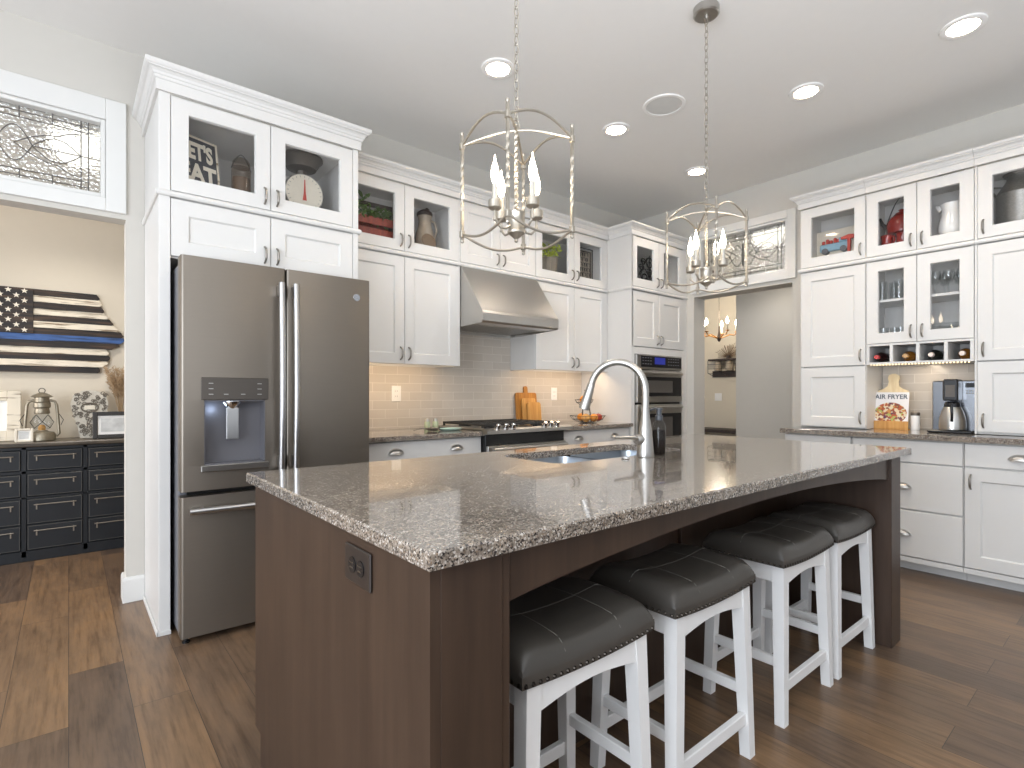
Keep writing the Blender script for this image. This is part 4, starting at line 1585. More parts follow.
ch0 = make_chandelier()
ch0.location = (1.193, 1.414, 1.70)
ch0.rotation_euler = (0, 0, radians(-3.2))
ch0['label'] = 'lit silver lantern chandelier over the sink half, nearer of the two'
dup(ch0, (2.452, 1.434, 1.70), radians(-1.5), label='lit silver lantern chandelier over the far half of the island')

# ------------------------------------------------------------------ ceiling fixtures
def downlight(x, y, label):
    t = thing('recessed_downlight', label, 'downlight', (x, y, CEIL), 0, 'recessed downlights in the ceiling')
    MB().lathe([(0.068, -0.001), (0.070, -0.010), (0.082, -0.012), (0.098, -0.008), (0.1, -0.0005)], 32).build('trim_ring', 'plastic_white', t)
    MB().lathe([(0.0685, -0.004), (0.001, -0.004)], 28).build('lens', 'downlight', t)
    d = bpy.data.lights.new('downlight_beam', 'SPOT')
    d.energy, d.spot_size, d.spot_blend, d.color, d.shadow_soft_size = 26, radians(140), 0.7, (1, 0.96, 0.91), 0.06
    o = bpy.data.objects.new('downlight_beam', d)
    COL.objects.link(o)
    o.parent = t
    o.location = (0, 0, -0.02)
    return t


k = (CEIL - 1.17) / (3.05 - 1.17)
for (x, y), lab in zip(((1.904, 2.421), (2.986, 2.443), (4.073, 2.467), (3.518, 1.385), (3.514, 0.628)),
                       ('lit recessed downlight above the refrigerator side of the range', 'lit recessed downlight between the chandeliers near the range wall',
                        'lit recessed downlight in front of the oven tower', 'lit recessed downlight above the far end of the island',
                        'lit recessed downlight closest to the coffee wall cabinets')):
    downlight(x * k, y * k, lab)
spk = thing('ceiling_speaker', 'round flush speaker with pale grille in the ceiling', 'speaker', (2.978 * k, 2.041 * k, CEIL))
MB().lathe([(0.115, -0.001), (0.117, -0.008), (0.135, -0.008), (0.139, -0.0005)], 32).build('rim', 'plastic_white', spk)
MB().lathe([(0.116, -0.005), (0.06, -0.0065), (0.001, -0.007)], 32).build('grille', 'grille', spk)

# smoke detector-like vent box on top of the right crown is a small white vent
tag(MB().box(4.70, 4.86, 0.86, 1.02, 2.74, 2.80, 0.004).build('vent_box', 'plastic_white'), 'small white box standing on top of the coffee wall cabinets', 'box')

# ------------------------------------------------------------------ items on the range-wall counters
def wall_outlet(x, z, label):
    t = thing('wall_outlet', label, 'outlet', (x, YW - 0.0105, z), 0, 'white outlets on the backsplash')
    p = MB().box(-0.040, 0.040, -0.006, 0, -0.060, 0.060, 0.003).build('cover_plate', 'plastic_white', t)
    for dz in (-0.02, 0.02):
        r = MB().lathe([(0.016, -0.008), (0.016, -0.006)], 18, (0, 0, dz), 'y').build('receptacle', 'plastic_white', t)
        MB().box(-0.008, -0.006, -0.0085, -0.008, dz - 0.005, dz + 0.006, 0).box(0.006, 0.008, -0.0085, -0.008, dz - 0.005, dz + 0.006, 0).build('slots', 'case_grey', r)


wall_outlet(1.916, 1.174, 'white outlet on the tile beneath the cabinet next to the refrigerator')
wall_outlet(3.583, 1.172, 'white outlet on the tile behind the cutting boards and fruit stand')

G_CB = 'cutting boards leaning on the tile'


def cutting_board(x0, x1, z1, y, lean, mat, label, handle=0.0):
    h = z1 - 0.906
    w = x1 - x0
    o1 = rrect(-w / 2, w / 2, 0, h, min(0.022, w * .2), 5)
    mb = MB()
    if handle:
        mb.prism(rrect(-0.022, 0.022, h - 0.02, h + handle, 0.018, 5), 0.0004, 0.0156, 'y')
    mb.prism(o1, 0, 0.016, 'y')
    o = mb.build('cutting_board', mat, loc=((x0 + x1) / 2, y, 0.9065))
    o.rotation_euler = (-lean, 0, 0)
    return tag(o, label, 'cutting board', G_CB)


cutting_board(3.085, 3.335, 1.185, 3.640, 0.10, 'board2', 'large honey-coloured cutting board at the back of the leaning stack', 0.06)
cutting_board(3.135, 3.30, 1.135, 3.615, 0.10, 'board', 'medium cutting board in the middle of the leaning stack')
cutting_board(3.175, 3.335, 1.098, 3.590, 0.10, 'board', 'smallest pale cutting board in front of the leaning stack')

# fruit stand: two tiers of wire bowls
fs = thing('fruit_stand', 'two-tier dark wire fruit stand on the counter beside the oven tower', 'fruit stand', (3.70, 3.36, 0.9055))
base_m = MB()


def wire_bowl(mb, cx, cy, z, r, h):
    for rr, zz in ((r, z + h), (r * 0.85, z + h * .45), (r * 0.5, z)):
        mb.tube([(cx + rr * cos(2 * pi * k / 24), cy + rr * sin(2 * pi * k / 24), zz) for k in range(24)], 0.0022, 5, closed=True)
    for k in range(10):
        a = 2 * pi * k / 10
        mb.tube([(cx + q * cos(a), cy + q * sin(a), zz) for q, zz in ((r, z + h), (r * .85, z + h * .45), (r * .5, z), (0.005, z))], 0.0016, 5)


b1 = MB()
wire_bowl(b1, 0, 0, 0.006, 0.165, 0.06)
b1.build('lower_basket', 'wire', fs)
b2 = MB()
wire_bowl(b2, -0.07, -0.02, 0.17, 0.085, 0.045)
b2.build('upper_basket', 'wire', fs)
MB().tube([(0.07, 0.02, 0.006), (0.03, 0.01, 0.16), (-0.02, 0, 0.29), (-0.04, 0, 0.30)], 0.005, 8).tube([(-0.11, -0.03, 0.006), (-0.085, -0.02, 0.16), (-0.03, 0, 0.29)], 0.005, 8).build('post', 'wire', fs)
G_FR = 'fruit in the wire stand'
for (x, y, z, r, m, lab, cat) in ((-0.085, -0.055, 0.05, 0.041, 'onion', 'pale golden onion in the lower basket toward the range', 'onion'),
                                  (0.0, -0.075, 0.05, 0.039, 'orange', 'orange in the middle front of the lower basket', 'orange'),
                                  (0.083, -0.055, 0.05, 0.038, 'apple', 'red apple in the lower basket toward the oven tower', 'apple'),
                                  (-0.03, 0.05, 0.052, 0.04, 'orange', 'orange at the back of the lower basket', 'orange'),
                                  (-0.07, -0.02, 0.215, 0.040, 'orange', 'orange alone in the small upper basket', 'orange')):
    mb = MB().lathe([(max(1e-4, r * sin(pi * j / 12)) * (1.03 if 3 < j < 9 else 1), -r * cos(pi * j / 12) * 0.93 + (-0.004 if j in (0, 12) and j == 12 else 0)) for j in range(13)], 18)
    rt = mb.build(cat, m, loc=(3.70 + x, 3.36 + y, 0.9055 + z))
    tag(rt, lab, cat, G_FR)
    MB().tube([(0, 0, r * 0.88), (0.002, 0, r * 1.08)], 0.002, 6).build('stem', 'dark_wood', rt)

for i, (x, lab) in enumerate(((2.047, 'sage green shaker on the left counter, next to the outlet side'), (2.117, 'sage green shaker on the left counter, next to the range side'))):
    t = thing('shaker', lab, 'shaker', (x, 3.45, 0.9055), 0, 'salt and pepper shakers')
    MB().lathe([(0.021, 0), (0.023, 0.004), (0.023, 0.05), (0.019, 0.062)], 18).build('body', 'sage', t)
    MB().lathe([(0.0195, 0.0622), (0.020, 0.068), (0.014, 0.082), (0.001, 0.086)], 18).build('cap', 'nickel', t)
sr = MB().lathe([(0.001, 0.003), (0.05, 0.001), (0.058, 0.004), (0.066, 0.016), (0.062, 0.017), (0.05, 0.008), (0.001, 0.007)], 26, sx=1.5)
tag(sr.build('spoon_rest', 'teal', loc=(2.15, 3.30, 0.9055)), 'pale teal oval spoon rest on the counter beside the range', 'spoon rest')
st_ = thing('tea_strainer', 'small round metal strainer lying on the counter by the shakers', 'strainer', (2.0, 3.30, 0.9055))
MB().lathe([(0.001, 0.002), (0.03, 0.004), (0.05, 0.016), (0.054, 0.024), (0.050, 0.024), (0.028, 0.008), (0.001, 0.006)], 22).build('bowl', 'galv', st_)
MB().tube([(-0.052, 0, 0.023), (-0.10, 0, 0.022), (-0.15, 0, 0.012)], 0.004, 8).build('handle', 'galv', st_)

# ------------------------------------------------------------------ coffee niche
def RY(px):   # helper: keep the niche items in wall order
    return px


bs = thing('cookbook_stand', 'pale paddle-shaped wooden cookbook stand in the coffee niche', 'book stand', (4.72, 1.262, 0.9105), RZ)
tilt = Matrix.Rotation(radians(-10), 4, 'X')
paddle = rrect(-0.118, 0.118, 0.0, 0.30, 0.02, 4)
pd = MB().prism([(-0.104, 0.0), (0.104, 0.0), (0.104, 0.275), (0.096, 0.29), (0.06, 0.305), (0.036, 0.325), (0.030, 0.36), (0.037, 0.385), (0.032, 0.408), (0.012, 0.42), (-0.012, 0.42), (-0.032, 0.408), (-0.037, 0.385), (-0.030, 0.36), (-0.036, 0.325), (-0.06, 0.305), (-0.096, 0.29), (-0.104, 0.275)], 0.0, 0.014, 'y', mtx=tilt)
pd.build('board', 'pale_wood', bs)
MB().box(-0.118, 0.118, -0.046, -0.001, 0.0, 0.006, 0.001).box(-0.118, 0.118, -0.046, -0.040, 0.006, 0.062, 0.002).build('ledge', 'board', bs)
bk = thing('cookbook', 'open-faced cookbook reading AIR FRYER on the wooden stand', 'book', (4.72 - 0.0, 1.262, 0.9105 + 0.007), RZ)
tb = Matrix.Translation((0, -0.032, 0.0)) @ tilt
M_b = MB().box(-0.109, 0.109, 0.001, 0.018, 0.0, 0.268, 0.001, tb)
M_b.build('pages', 'page', bk)
cov = MB().box(-0.112, 0.112, -0.0015, 0.0, -0.135, 0.135, 0.0003).build('cover', 'cover', bk)
cov.location = tb @ Vector((0, -0.0005, 0.136))
cov.rotation_euler = (radians(-10), 0, 0)
text_mesh('AIR FRYER', 0.047, 0.0004, 0.0008, 'title_lettering', 'ink', bk, tb @ Matrix.Translation((0, -0.003, 0.235)), sx=0.95)

tn = thing('canister', 'small white canister with steel lid beside the cookbook', 'canister', (4.72, 1.112, 0.9105))
MB().lathe([(0.026, 0), (0.0275, 0.004), (0.0275, 0.105)], 20).build('body', 'china', tn)
MB().lathe([(0.0285, 0.1052), (0.0285, 0.122), (0.024, 0.128), (0.001, 0.129)], 20).build('lid', 'tin_dark', tn)

cm = thing('coffee_maker', 'stainless and black drip coffee maker in the niche', 'coffee maker', (4.60, 0.873, 0.9105), RZ)
MB().box(-0.128, 0.112, 0.06, 0.215, 0.0, 0.352, 0.006).build('housing', 'steel_dark', cm)
MB().box(-0.128, 0.112, -0.085, 0.059, 0.0, 0.018, 0.006).build('base', 'plastic_black', cm)
MB().box(-0.045, 0.038, -0.07, 0.0595, 0.215, 0.36, 0.008).build('brew_head', 'plastic_black', cm)
MB().box(-0.030, 0.022, -0.0725, -0.0705, 0.24, 0.32, 0.004).build('water_window', 'oven_window', cm)
MB().box(0.052, 0.100, 0.056, 0.0595, 0.305, 0.335, 0.001).build('clock_display', 'black_glass', cm)
mb = MB()
for i in range(3):
    for j in range(2):
        mb.box(0.056 + i * 0.015, 0.066 + i * 0.015, 0.057, 0.0595, 0.262 + j * 0.016, 0.270 + j * 0.016, 0.001)
mb.build('buttons', 'galv', cm)
cf = thing('coffee_carafe', 'stainless thermal carafe with black handle on the coffee maker', 'carafe', (4.60, 0.876, 0.9105 + 0.0185), RZ)
MB().lathe([(0.066, 0), (0.072, 0.004), (0.074, 0.03), (0.070, 0.08), (0.058, 0.125), (0.045, 0.155)], 28, (0, -0.012, 0)).build('body', 'steel', cf)
MB().lathe([(0.0455, 0.1555), (0.044, 0.172), (0.040, 0.185), (0.030, 0.192), (0.001, 0.193)], 24, (0, -0.012, 0)).build('lid', 'plastic_black', cf)
MB().tube([(0.004, -0.056, 0.180), (0.012, -0.10, 0.178), (0.016, -0.112, 0.15), (0.016, -0.108, 0.10), (0.012, -0.092, 0.06)], 0.008, 10).build('handle', 'plastic_black', cf)

G_W = 'wine bottles lying in the cubbies'
for i, (y, m, fm, lab) in enumerate(((1.283, 'rose_wine', 'foil_red', 'dark wine bottle with red foil in the cubby nearest the doorway'),
                                     (1.110, 'amber', 'foil_gold', 'amber bottle with tan foil in the second cubby'),
                                     (0.965, 'dark_bottle', 'foil_white', 'dark bottle with white foil in the third cubby'),
                                     (0.800, 'amber', 'foil_white', 'amber bottle with pale foil in the cubby above the coffee maker'))):
    t = thing('wine_bottle', lab, 'bottle', (XU + 0.024, y + 0.012, 1.4395), 0, G_W)
    MB().lathe([(0.013, 0.0), (0.0145, 0.015), (0.018, 0.030), (0.034, 0.062), (0.0385, 0.085), (0.0385, 0.265), (0.034, 0.272), (0.001, 0.266)], 24, axis='x').build('glass_body', m, t)
    MB().lathe([(0.001, -0.0165), (0.0145, -0.016), (0.0155, -0.010), (0.0155, 0.0), (0.0160, 0.018)], 18, axis='x').build('foil', fm, t)

# ------------------------------------------------------------------ things behind the cabinet glass
ZS = 2.2435         # top of the display shelf
sg = thing('wooden_sign', 'charcoal sign reading LETS EAT behind the leftmost glass door', 'sign', (0.535, 3.235, ZS), radians(20))
lt = Matrix.Rotation(radians(-8), 4, 'X')
MB().box(-0.105, 0.105, 0.0, 0.015, 0, 0.292, 0.002, lt).build('board', 'slateboard', sg)
fm = MB()
for a, b, c, d in ((-0.115, -0.105, 0, 0.302), (0.105, 0.115, 0, 0.302), (-0.105, 0.105, 0.292, 0.302)):
    fm.box(a, b, -0.003, 0.018, c, d, 0.001, lt)
fm.build('frame', 'white_wood', sg)
text_mesh("LET'S", 0.125, 0.001, 0.005, 'lettering', 'cream', sg, lt @ Matrix.Translation((0, -0.002, 0.215)), sx=0.60)
text_mesh("EAT", 0.135, 0.001, 0.005, 'lettering', 'cream', sg, lt @ Matrix.Translation((0, -0.002, 0.095)), sx=0.80)

jr = thing('glass_jar', 'brown-tinted glass jar with wire bail behind the leftmost glass door', 'jar', (0.755, 3.32, ZS))
MB().lathe([(0.046, 0.0), (0.051, 0.006), (0.051, 0.190), (0.047, 0.205), (0.044, 0.212)], 24).build('body', 'bronze_glass', jr)
MB().lathe([(0.043, 0.004), (0.047, 0.010), (0.047, 0.15), (0.001, 0.152)], 20).build('contents', 'wicker', jr)
MB().lathe([(0.0465, 0.2125), (0.048, 0.222), (0.045, 0.240), (0.034, 0.258), (0.015, 0.268), (0.001, 0.270)], 22).build('lid', 'bronze_glass', jr)
MB().tube(arc((-0.052, 0, 0.20), (0.052, 0, 0.20), 0.085), 0.0025, 6).build('bail', 'iron', jr)

sc_ = thing('kitchen_scale', 'vintage kitchen scale with round white dial and dark pan', 'scale', (1.10, 3.34, ZS), 0)
MB().box(-0.085, 0.085, -0.05, 0.06, 0, 0.03, 0.006).lathe([(0.115, -0.045), (0.118, -0.03), (0.110, 0.05), (0.07, 0.055)], 28, (0, 0, 0.145), 'y').build('body', 'galv', sc_)
dial = MB().lathe([(0.110, -0.048), (0.110, -0.0455)], 32, (0, 0, 0.145), 'y').build('dial', 'cream', sc_)
mb = MB()
for k in range(24):
    a = 2 * pi * k / 24
    mb.tube([(q * sin(a), -0.0487, 0.145 + q * cos(a)) for q in (0.092, 0.103)], 0.0012, 4)
mb.build('dial_ticks', 'case_grey', dial)
MB().prism([(-0.012, 0.10), (0.012, 0.10), (0.006, 0.145), (0.0025, 0.225), (-0.0025, 0.225), (-0.006, 0.145)], -0.0505, -0.049, 'y').build('pointer', 'truck_red', dial)
MB().lathe([(0.02, 0.262), (0.03, 0.275), (0.03, 0.29), (0.085, 0.305), (0.115, 0.355), (0.125, 0.362), (0.125, 0.372), (0.110, 0.366), (0.07, 0.315), (0.001, 0.312)], 28, (0, 0.01, 0)).build('pan', 'tin_dark', sc_)


def leaves(mb, c, spread, n, size, seed):
    rnd = random.Random(seed)
    for _ in range(n):
        p = Vector((c[0] + rnd.uniform(-1, 1) * spread[0], c[1] + rnd.uniform(-1, 1) * spread[1], c[2] + rnd.uniform(-1, 1) * spread[2]))
        s = size * rnd.uniform(0.7, 1.3)
        R_ = Matrix.Rotation(rnd.uniform(0, 2 * pi), 4, 'Z') @ Matrix.Rotation(rnd.uniform(-0.9, 0.9), 4, 'X') @ Matrix.Rotation(rnd.uniform(-0.6, 0.6), 4, 'Y')
        pts = [(0, -1, 0), (0.35, -0.45, 0.06), (0.42, 0.1, 0.08), (0, 1, -0.1), (-0.42, 0.1, 0.08), (-0.35, -0.45, 0.06), (0, 0, 0.0)]
        mb.add([p + (R_ @ (Vector(q) * s)) for q in pts], [(0, 1, 6), (1, 2, 6), (2, 3, 6), (3, 4, 6), (4, 5, 6), (5, 0, 6)], True)
    return mb


cr = thing('wooden_crate', 'red slatted wooden crate full of greenery behind cabinet glass', 'crate', (1.65, 3.50, ZS))
mb = MB()
for z in (0.012, 0.092):
    mb.box(-0.17, 0.17, -0.075, -0.063, z, z + 0.055, 0.002).box(-0.17, 0.17, 0.063, 0.075, z, z + 0.055, 0.002)
    mb.box(-0.17, -0.158, -0.063, 0.063, z, z + 0.055, 0.002).box(0.158, 0.17, -0.063, 0.063, z, z + 0.055, 0.002)
mb.box(-0.158, 0.158, -0.063, 0.063, 0.0, 0.012, 0)
mb.build('slats', 'red_wood', cr)
MB().box(-0.16, -0.135, -0.01, 0.01, 0.012, 0.265, 0.002).box(0.11, 0.135, -0.012, 0.012, 0.012, 0.265, 0.002).box(-0.16, 0.135, -0.011, 0.011, 0.235, 0.265, 0.004).build('handle', 'dark_wood', cr)
o = leaves(leaves(MB(), (0, -0.02, 0.17), (0.155, 0.075, 0.045), 330, 0.020, 3), (-0.10, -0.05, 0.25), (0.06, 0.02, 0.04), 9, 0.035, 5).build('foliage', 'leaf', cr)
o['kind'] = 'stuff'

pj = thing('stoneware_jug', 'mottled stoneware jug with dark lid behind cabinet glass', 'jug', (2.075, 3.535, ZS))
MB().lathe([(0.055, 0), (0.064, 0.005), (0.075, 0.07), (0.070, 0.13), (0.052, 0.19), (0.046, 0.23), (0.054, 0.27)], 24).build('body', 'rustic_jug', pj)
MB().lathe([(0.056, 0.2705), (0.060, 0.285), (0.055, 0.30), (0.025, 0.32), (0.001, 0.325)], 18).tube([(0, 0, 0.315), (0.02, 0, 0.335), (0.035, 0, 0.325)], 0.008, 8).build('lid', 'dark_wood', pj)
MB().tube([(0.05, 0, 0.25), (0.09, 0, 0.24), (0.105, 0, 0.18), (0.085, 0, 0.12), (0.068, 0, 0.10)], 0.009, 10).build('handle', 'rustic_jug', pj)
MB().lathe([(0.001, 0.0), (0.055, 0.002), (0.062, 0.008), (0.05, 0.012), (0.001, 0.010)], 26, (0, 0, 0), 'y').build('tmp_plate', 'wicker', None)
op = bpy.data.objects['tmp_plate']
op.name = 'woven_trivet'
op.location = (2.06, 3.44, ZS + 0.064)
op.rotation_euler = (radians(-14), 0, 0)
tag(op, 'small round woven trivet leaning against the stoneware jug', 'trivet')
bsk = MB().lathe([(0.05, 0), (0.055, 0.004), (0.062, 0.12), (0.060, 0.20), (0.052, 0.27), (0.048, 0.27), (0.05, 0.14), (0.001, 0.02)], 22)
tag(bsk.build('woven_vase', 'wicker', loc=(1.93, 3.56, ZS)), 'dark woven vase left of the stoneware jug behind glass', 'vase')

bu = thing('potted_plant', 'chartreuse plant in a grey tub behind glass, right of the hood', 'plant', (3.33, 3.52, ZS))
MB().lathe([(0.082, 0), (0.086, 0.004), (0.102, 0.14), (0.105, 0.146), (0.097, 0.146), (0.095, 0.138), (0.001, 0.132)], 26).build('tub', 'grey_wood', bu)
o = leaves(MB(), (-0.01, -0.02, 0.21), (0.10, 0.08, 0.06), 170, 0.024, 9).build('foliage', 'leaf_yellow', bu)
o['kind'] = 'stuff'
ws = thing('wire_sign', 'rusted wire frame with a maze of bars behind glass', 'wire decoration', (3.77, 3.50, ZS))
mb = MB()
for a, b in (((-0.13, 0.0), (-0.13, 0.325)), ((0.15, 0.0), (0.15, 0.325)), ((-0.13, 0.325), (0.15, 0.325)), ((-0.13, 0.003), (0.15, 0.003)), ((-0.10, 0.03), (-0.10, 0.295)), ((0.12, 0.03), (0.12, 0.295)), ((-0.10, 0.295), (0.12, 0.295)), ((-0.10, 0.03), (0.12, 0.03))):
    mb.tube([(a[0], 0, a[1]), (b[0], 0, b[1])], 0.004, 6)
mb.build('frame', 'iron', ws)
mb = MB()
rnd = random.Random(4)
for r in range(5):
    z = 0.05 + r * 0.048
    x = -0.09
    while x < 0.08:
        w = rnd.choice((0.03, 0.045, 0.06))
        mb.tube([(x, 0, z), (x, 0, z + 0.040), (x + w * .7, 0, z + 0.040), (x + w * .7, 0, z + 0.012)], 0.003, 5)
        x += w
mb.build('bars', 'iron', ws)
MB().box(-0.15, 0.16, 0.020, 0.034, 0, 0.315, 0.002).build('backing_board', 'aged_panel', ws)

wi = thing('iron_scroll', 'black wrought iron scroll ornament behind the oven tower glass', 'ornament', (4.56, 3.30, ZS))
mb = MB().box(-0.16, 0.16, -0.02, 0.02, 0, 0.012, 0.002)
for cx_, cz_, r0 in ((-0.08, 0.12, 0.085), (0.08, 0.13, 0.08), (0.0, 0.255, 0.07), (-0.10, 0.26, 0.04), (0.10, 0.265, 0.04), (-0.04, 0.06, 0.05), (0.05, 0.06, 0.05), (-0.13, 0.20, 0.04), (0.13, 0.20, 0.04), (0.0, 0.16, 0.05)):
    for q in (1, -1):
        mb.tube([(cx_ + q * r0 * (1 - i / 26) * cos(i * 0.42), 0, cz_ + r0 * (1 - i / 26) * sin(i * 0.42)) for i in range(22)], 0.0055, 6)
mb.tube([(0, 0, 0.01), (0, 0, 0.34)], 0.006, 6).build('scrolls', 'iron', wi)

tk = thing('toy_truck', 'pale blue wooden truck ornament with red load in the first glass cabinet', 'ornament', (4.74, 1.655, ZS), RZ)
MB().box(-0.105, 0.105, 0, 0.03, 0.085, 0.145, 0.006).box(0.03, 0.095, 0, 0.03, 0.145, 0.182, 0.008).build('truck_body', 'truck_blue', tk)
for x in (-0.065, 0.068):
    MB().lathe([(0.024, -0.006), (0.024, 0.036), (0.006, 0.037)], 18, (x, 0, 0.088), 'y').build('wheel', 'case_grey', tk)
mb = MB()
for i, x in enumerate((-0.09, -0.06, -0.035, -0.005, 0.018)):
    mb.box(x, x + 0.02, 0.004, 0.026, 0.1455, 0.172 + (0.012 if i % 2 else 0), 0.004)
mb.build('load', 'truck_red', tk)
MB().box(-0.15, 0.15, 0.036, 0.05, 0.0, 0.262, 0.002).build('white_board', 'cream', tk)
fsh = MB().prism([(-0.008, 0.0), (0.008, 0.0), (0.012, 0.150), (0.075, 0.15), (0.078, 0.205), (0.06, 0.175), (0.0, 0.185), (-0.055, 0.17), (-0.055, 0.155), (-0.010, 0.150)], 0.0, 0.02, 'y')
o = fsh.build('ornament_bird', 'truck_red', loc=(4.712, 1.54, ZS))
o.rotation_euler = (0, 0, RZ)
tag(o, 'small red painted wooden shape beside the blue truck ornament', 'ornament')

kt = thing('enamel_kettle', 'glossy red enamel kettle with wire handle behind cabinet glass', 'kettle', (4.70, 1.190, ZS + 0.0), RZ)
MB().lathe([(0.07, 0.10), (0.088, 0.108), (0.095, 0.15), (0.09, 0.19), (0.07, 0.225), (0.045, 0.24)], 26).build('body', 'red_enamel', kt)
MB().lathe([(0.05, 0.2405), (0.04, 0.255), (0.015, 0.262), (0.014, 0.27), (0.02, 0.278), (0.001, 0.288)], 20).build('lid', 'red_enamel', kt)
MB().tube([(-0.085, 0, 0.16), (-0.12, 0, 0.20), (-0.135, 0, 0.245)], [0.016, 0.011, 0.009], 10).build('spout', 'iron', kt)
MB().tube(arc((-0.085, 0, 0.21), (0.085, 0, 0.21), 0.16), 0.004, 8).build('handle', 'iron', kt)
MB().box(-0.09, 0.09, -0.05, 0.05, 0.0, 0.012, 0.002).box(-0.085, -0.07, -0.04, 0.04, 0.012, 0.099, 0.001).box(0.07, 0.085, -0.04, 0.04, 0.012, 0.099, 0.001).build('trivet_stand', 'iron', kt)
for i, (y, x, lab) in enumerate(((1.254, 4.605, 'red enamel mug tipped toward the doorway side below the kettle'), (1.160, 4.605, 'red enamel mug standing under the kettle toward the pitcher'))):
    t = thing('enamel_mug', lab, 'mug', (x, y, ZS + 0.0005), RZ - 0.5, 'red mugs below the kettle')
    MB().lathe([(0.033, 0.0), (0.037, 0.003), (0.038, 0.08), (0.040, 0.083), (0.035, 0.083), (0.034, 0.008), (0.001, 0.006)], 22).build('cup', 'red_enamel', t)
    MB().tube([(0.036, 0, 0.068), (0.058, 0, 0.064), (0.062, 0, 0.04), (0.052, 0, 0.02), (0.036, 0, 0.016)], 0.005, 8).build('handle', 'red_enamel', t)

pt = thing('pitcher', 'glossy white china pitcher behind cabinet glass', 'pitcher', (4.68, 0.895, ZS + 0.005), RZ)
MB().lathe([(0.055, 0), (0.060, 0.004), (0.086, 0.06), (0.084, 0.11), (0.066, 0.18), (0.062, 0.22), (0.074, 0.275), (0.070, 0.275), (0.058, 0.22), (0.06, 0.18), (0.001, 0.05)], 28).build('body', 'china', pt)
MB().tube([(-0.058, 0, 0.235), (-0.078, 0, 0.262), (-0.098, 0, 0.28)], [0.03, 0.022, 0.006], 12).build('spout', 'china', pt)
MB().tube([(0.068, 0, 0.262), (0.115, 0, 0.265), (0.132, 0, 0.21), (0.115, 0, 0.14), (0.085, 0, 0.11)], 0.010, 10).build('handle', 'china', pt)
MB().lathe([(0.001, 0), (0.05, 0.0), (0.05, 0.0045), (0.001, 0.0045)], 12).build('tmp', 'china', pt).name = 'foot_ring'
bpy.data.objects['foot_ring'].location = (0, 0, -0.005)

pt.scale = (0.90, 0.90, 0.84)
mc = thing('milk_can', 'weathered metal milk can behind the glass at the right edge', 'milk can', (4.685, 0.555, ZS))
MB().lathe([(0.115, 0), (0.118, 0.005), (0.118, 0.235), (0.121, 0.240), (0.118, 0.245), (0.112, 0.26), (0.075, 0.325), (0.066, 0.345), (0.066, 0.375)], 30).build('body', 'galv', mc)
MB().lathe([(0.078, 0.3755), (0.085, 0.39), (0.07, 0.40), (0.05, 0.41), (0.001, 0.412)], 26).build('lid', 'galv', mc)
for s_ in (-1, 1):
    MB().tube([(0, s_ * 0.085, 0.31), (0, s_ * 0.135, 0.325), (0, s_ * 0.14, 0.30), (0, s_ * 0.115, 0.25)], 0.007, 8).build('handle', 'galv', mc)
mc.scale = (0.98, 0.98, 0.87)

# glassware
def tumbler(r, h):
    return [(r * 0.82, 0.0), (r * 0.85, 0.003), (r, h), (r * 0.94, h), (r * 0.80, 0.010), (0.001, 0.008)]


def goblet(r, h):
    return [(r * 0.8, 0), (r * 0.8, 0.003), (0.006, 0.010), (0.0045, h * 0.45), (r * 0.6, h * 0.52), (r, h * 0.75), (r * 0.85, h), (r * 0.80, h), (r * 0.93, h * 0.75), (r * 0.5, h * 0.56), (0.001, h * 0.53)]


for grp, z, kind, spots in (('glass tumblers on the upper glass shelf', 1.8545, 'tumbler', ((4.66, 1.30), (4.74, 1.245), (4.66, 1.195), (4.74, 1.14))),
                            ('stemmed glasses on the upper shelf', 1.8545, 'goblet', ((4.66, 0.985), (4.66, 0.91), (4.66, 0.835), (4.76, 0.95), (4.76, 0.87))),
                            ('glasses on the lower glass shelf', 1.5405, 'tumbler', ((4.64, 1.285), (4.72, 1.235), (4.66, 1.185), (4.74, 1.135)))):
    src = None
    for i, (x, y) in enumerate(spots):
        if kind == 'tumbler':
            if src is None:
                nm = 'tumbler'
                prof = tumbler(0.032, 0.15 if z > 1.7 else 0.12)
        else:
            nm = 'stemmed_glass'
            prof = goblet(0.036, 0.17)
        if src is None:
            src = MB().lathe(prof, 20).build(nm, 'crystal')
            o = src
        else:
            o = src.copy()
            COL.objects.link(o)
        o.location = (x, y, z)
        where = ('front' if x < 4.7 else 'back')
        row = sorted((q for q in spots if (q[0] < 4.7) == (x < 4.7)), key=lambda q: -q[1])
        at = row.index((x, y))
        side = 'doorway end' if at == 0 else ('middle' if len(row) == 3 and at == 1 else 'right-hand end')
        tag(o, 'clear %s, %s row, %s of the %s shelf' % ('tumbler' if kind == 'tumbler' else 'stemmed glass', where, side, 'upper' if z > 1.7 else 'lower'), 'glass', grp)
gb = MB().lathe([(0.05, 0.0), (0.055, 0.004), (0.10, 0.06), (0.115, 0.115), (0.110, 0.115), (0.094, 0.06), (0.05, 0.010), (0.001, 0.009)], 30)
tag(gb.build('glass_bowl', 'crystal', loc=(4.68, 0.90, 1.5405)), 'round cut-glass bowl on the lower shelf behind the right glass door', 'bowl')

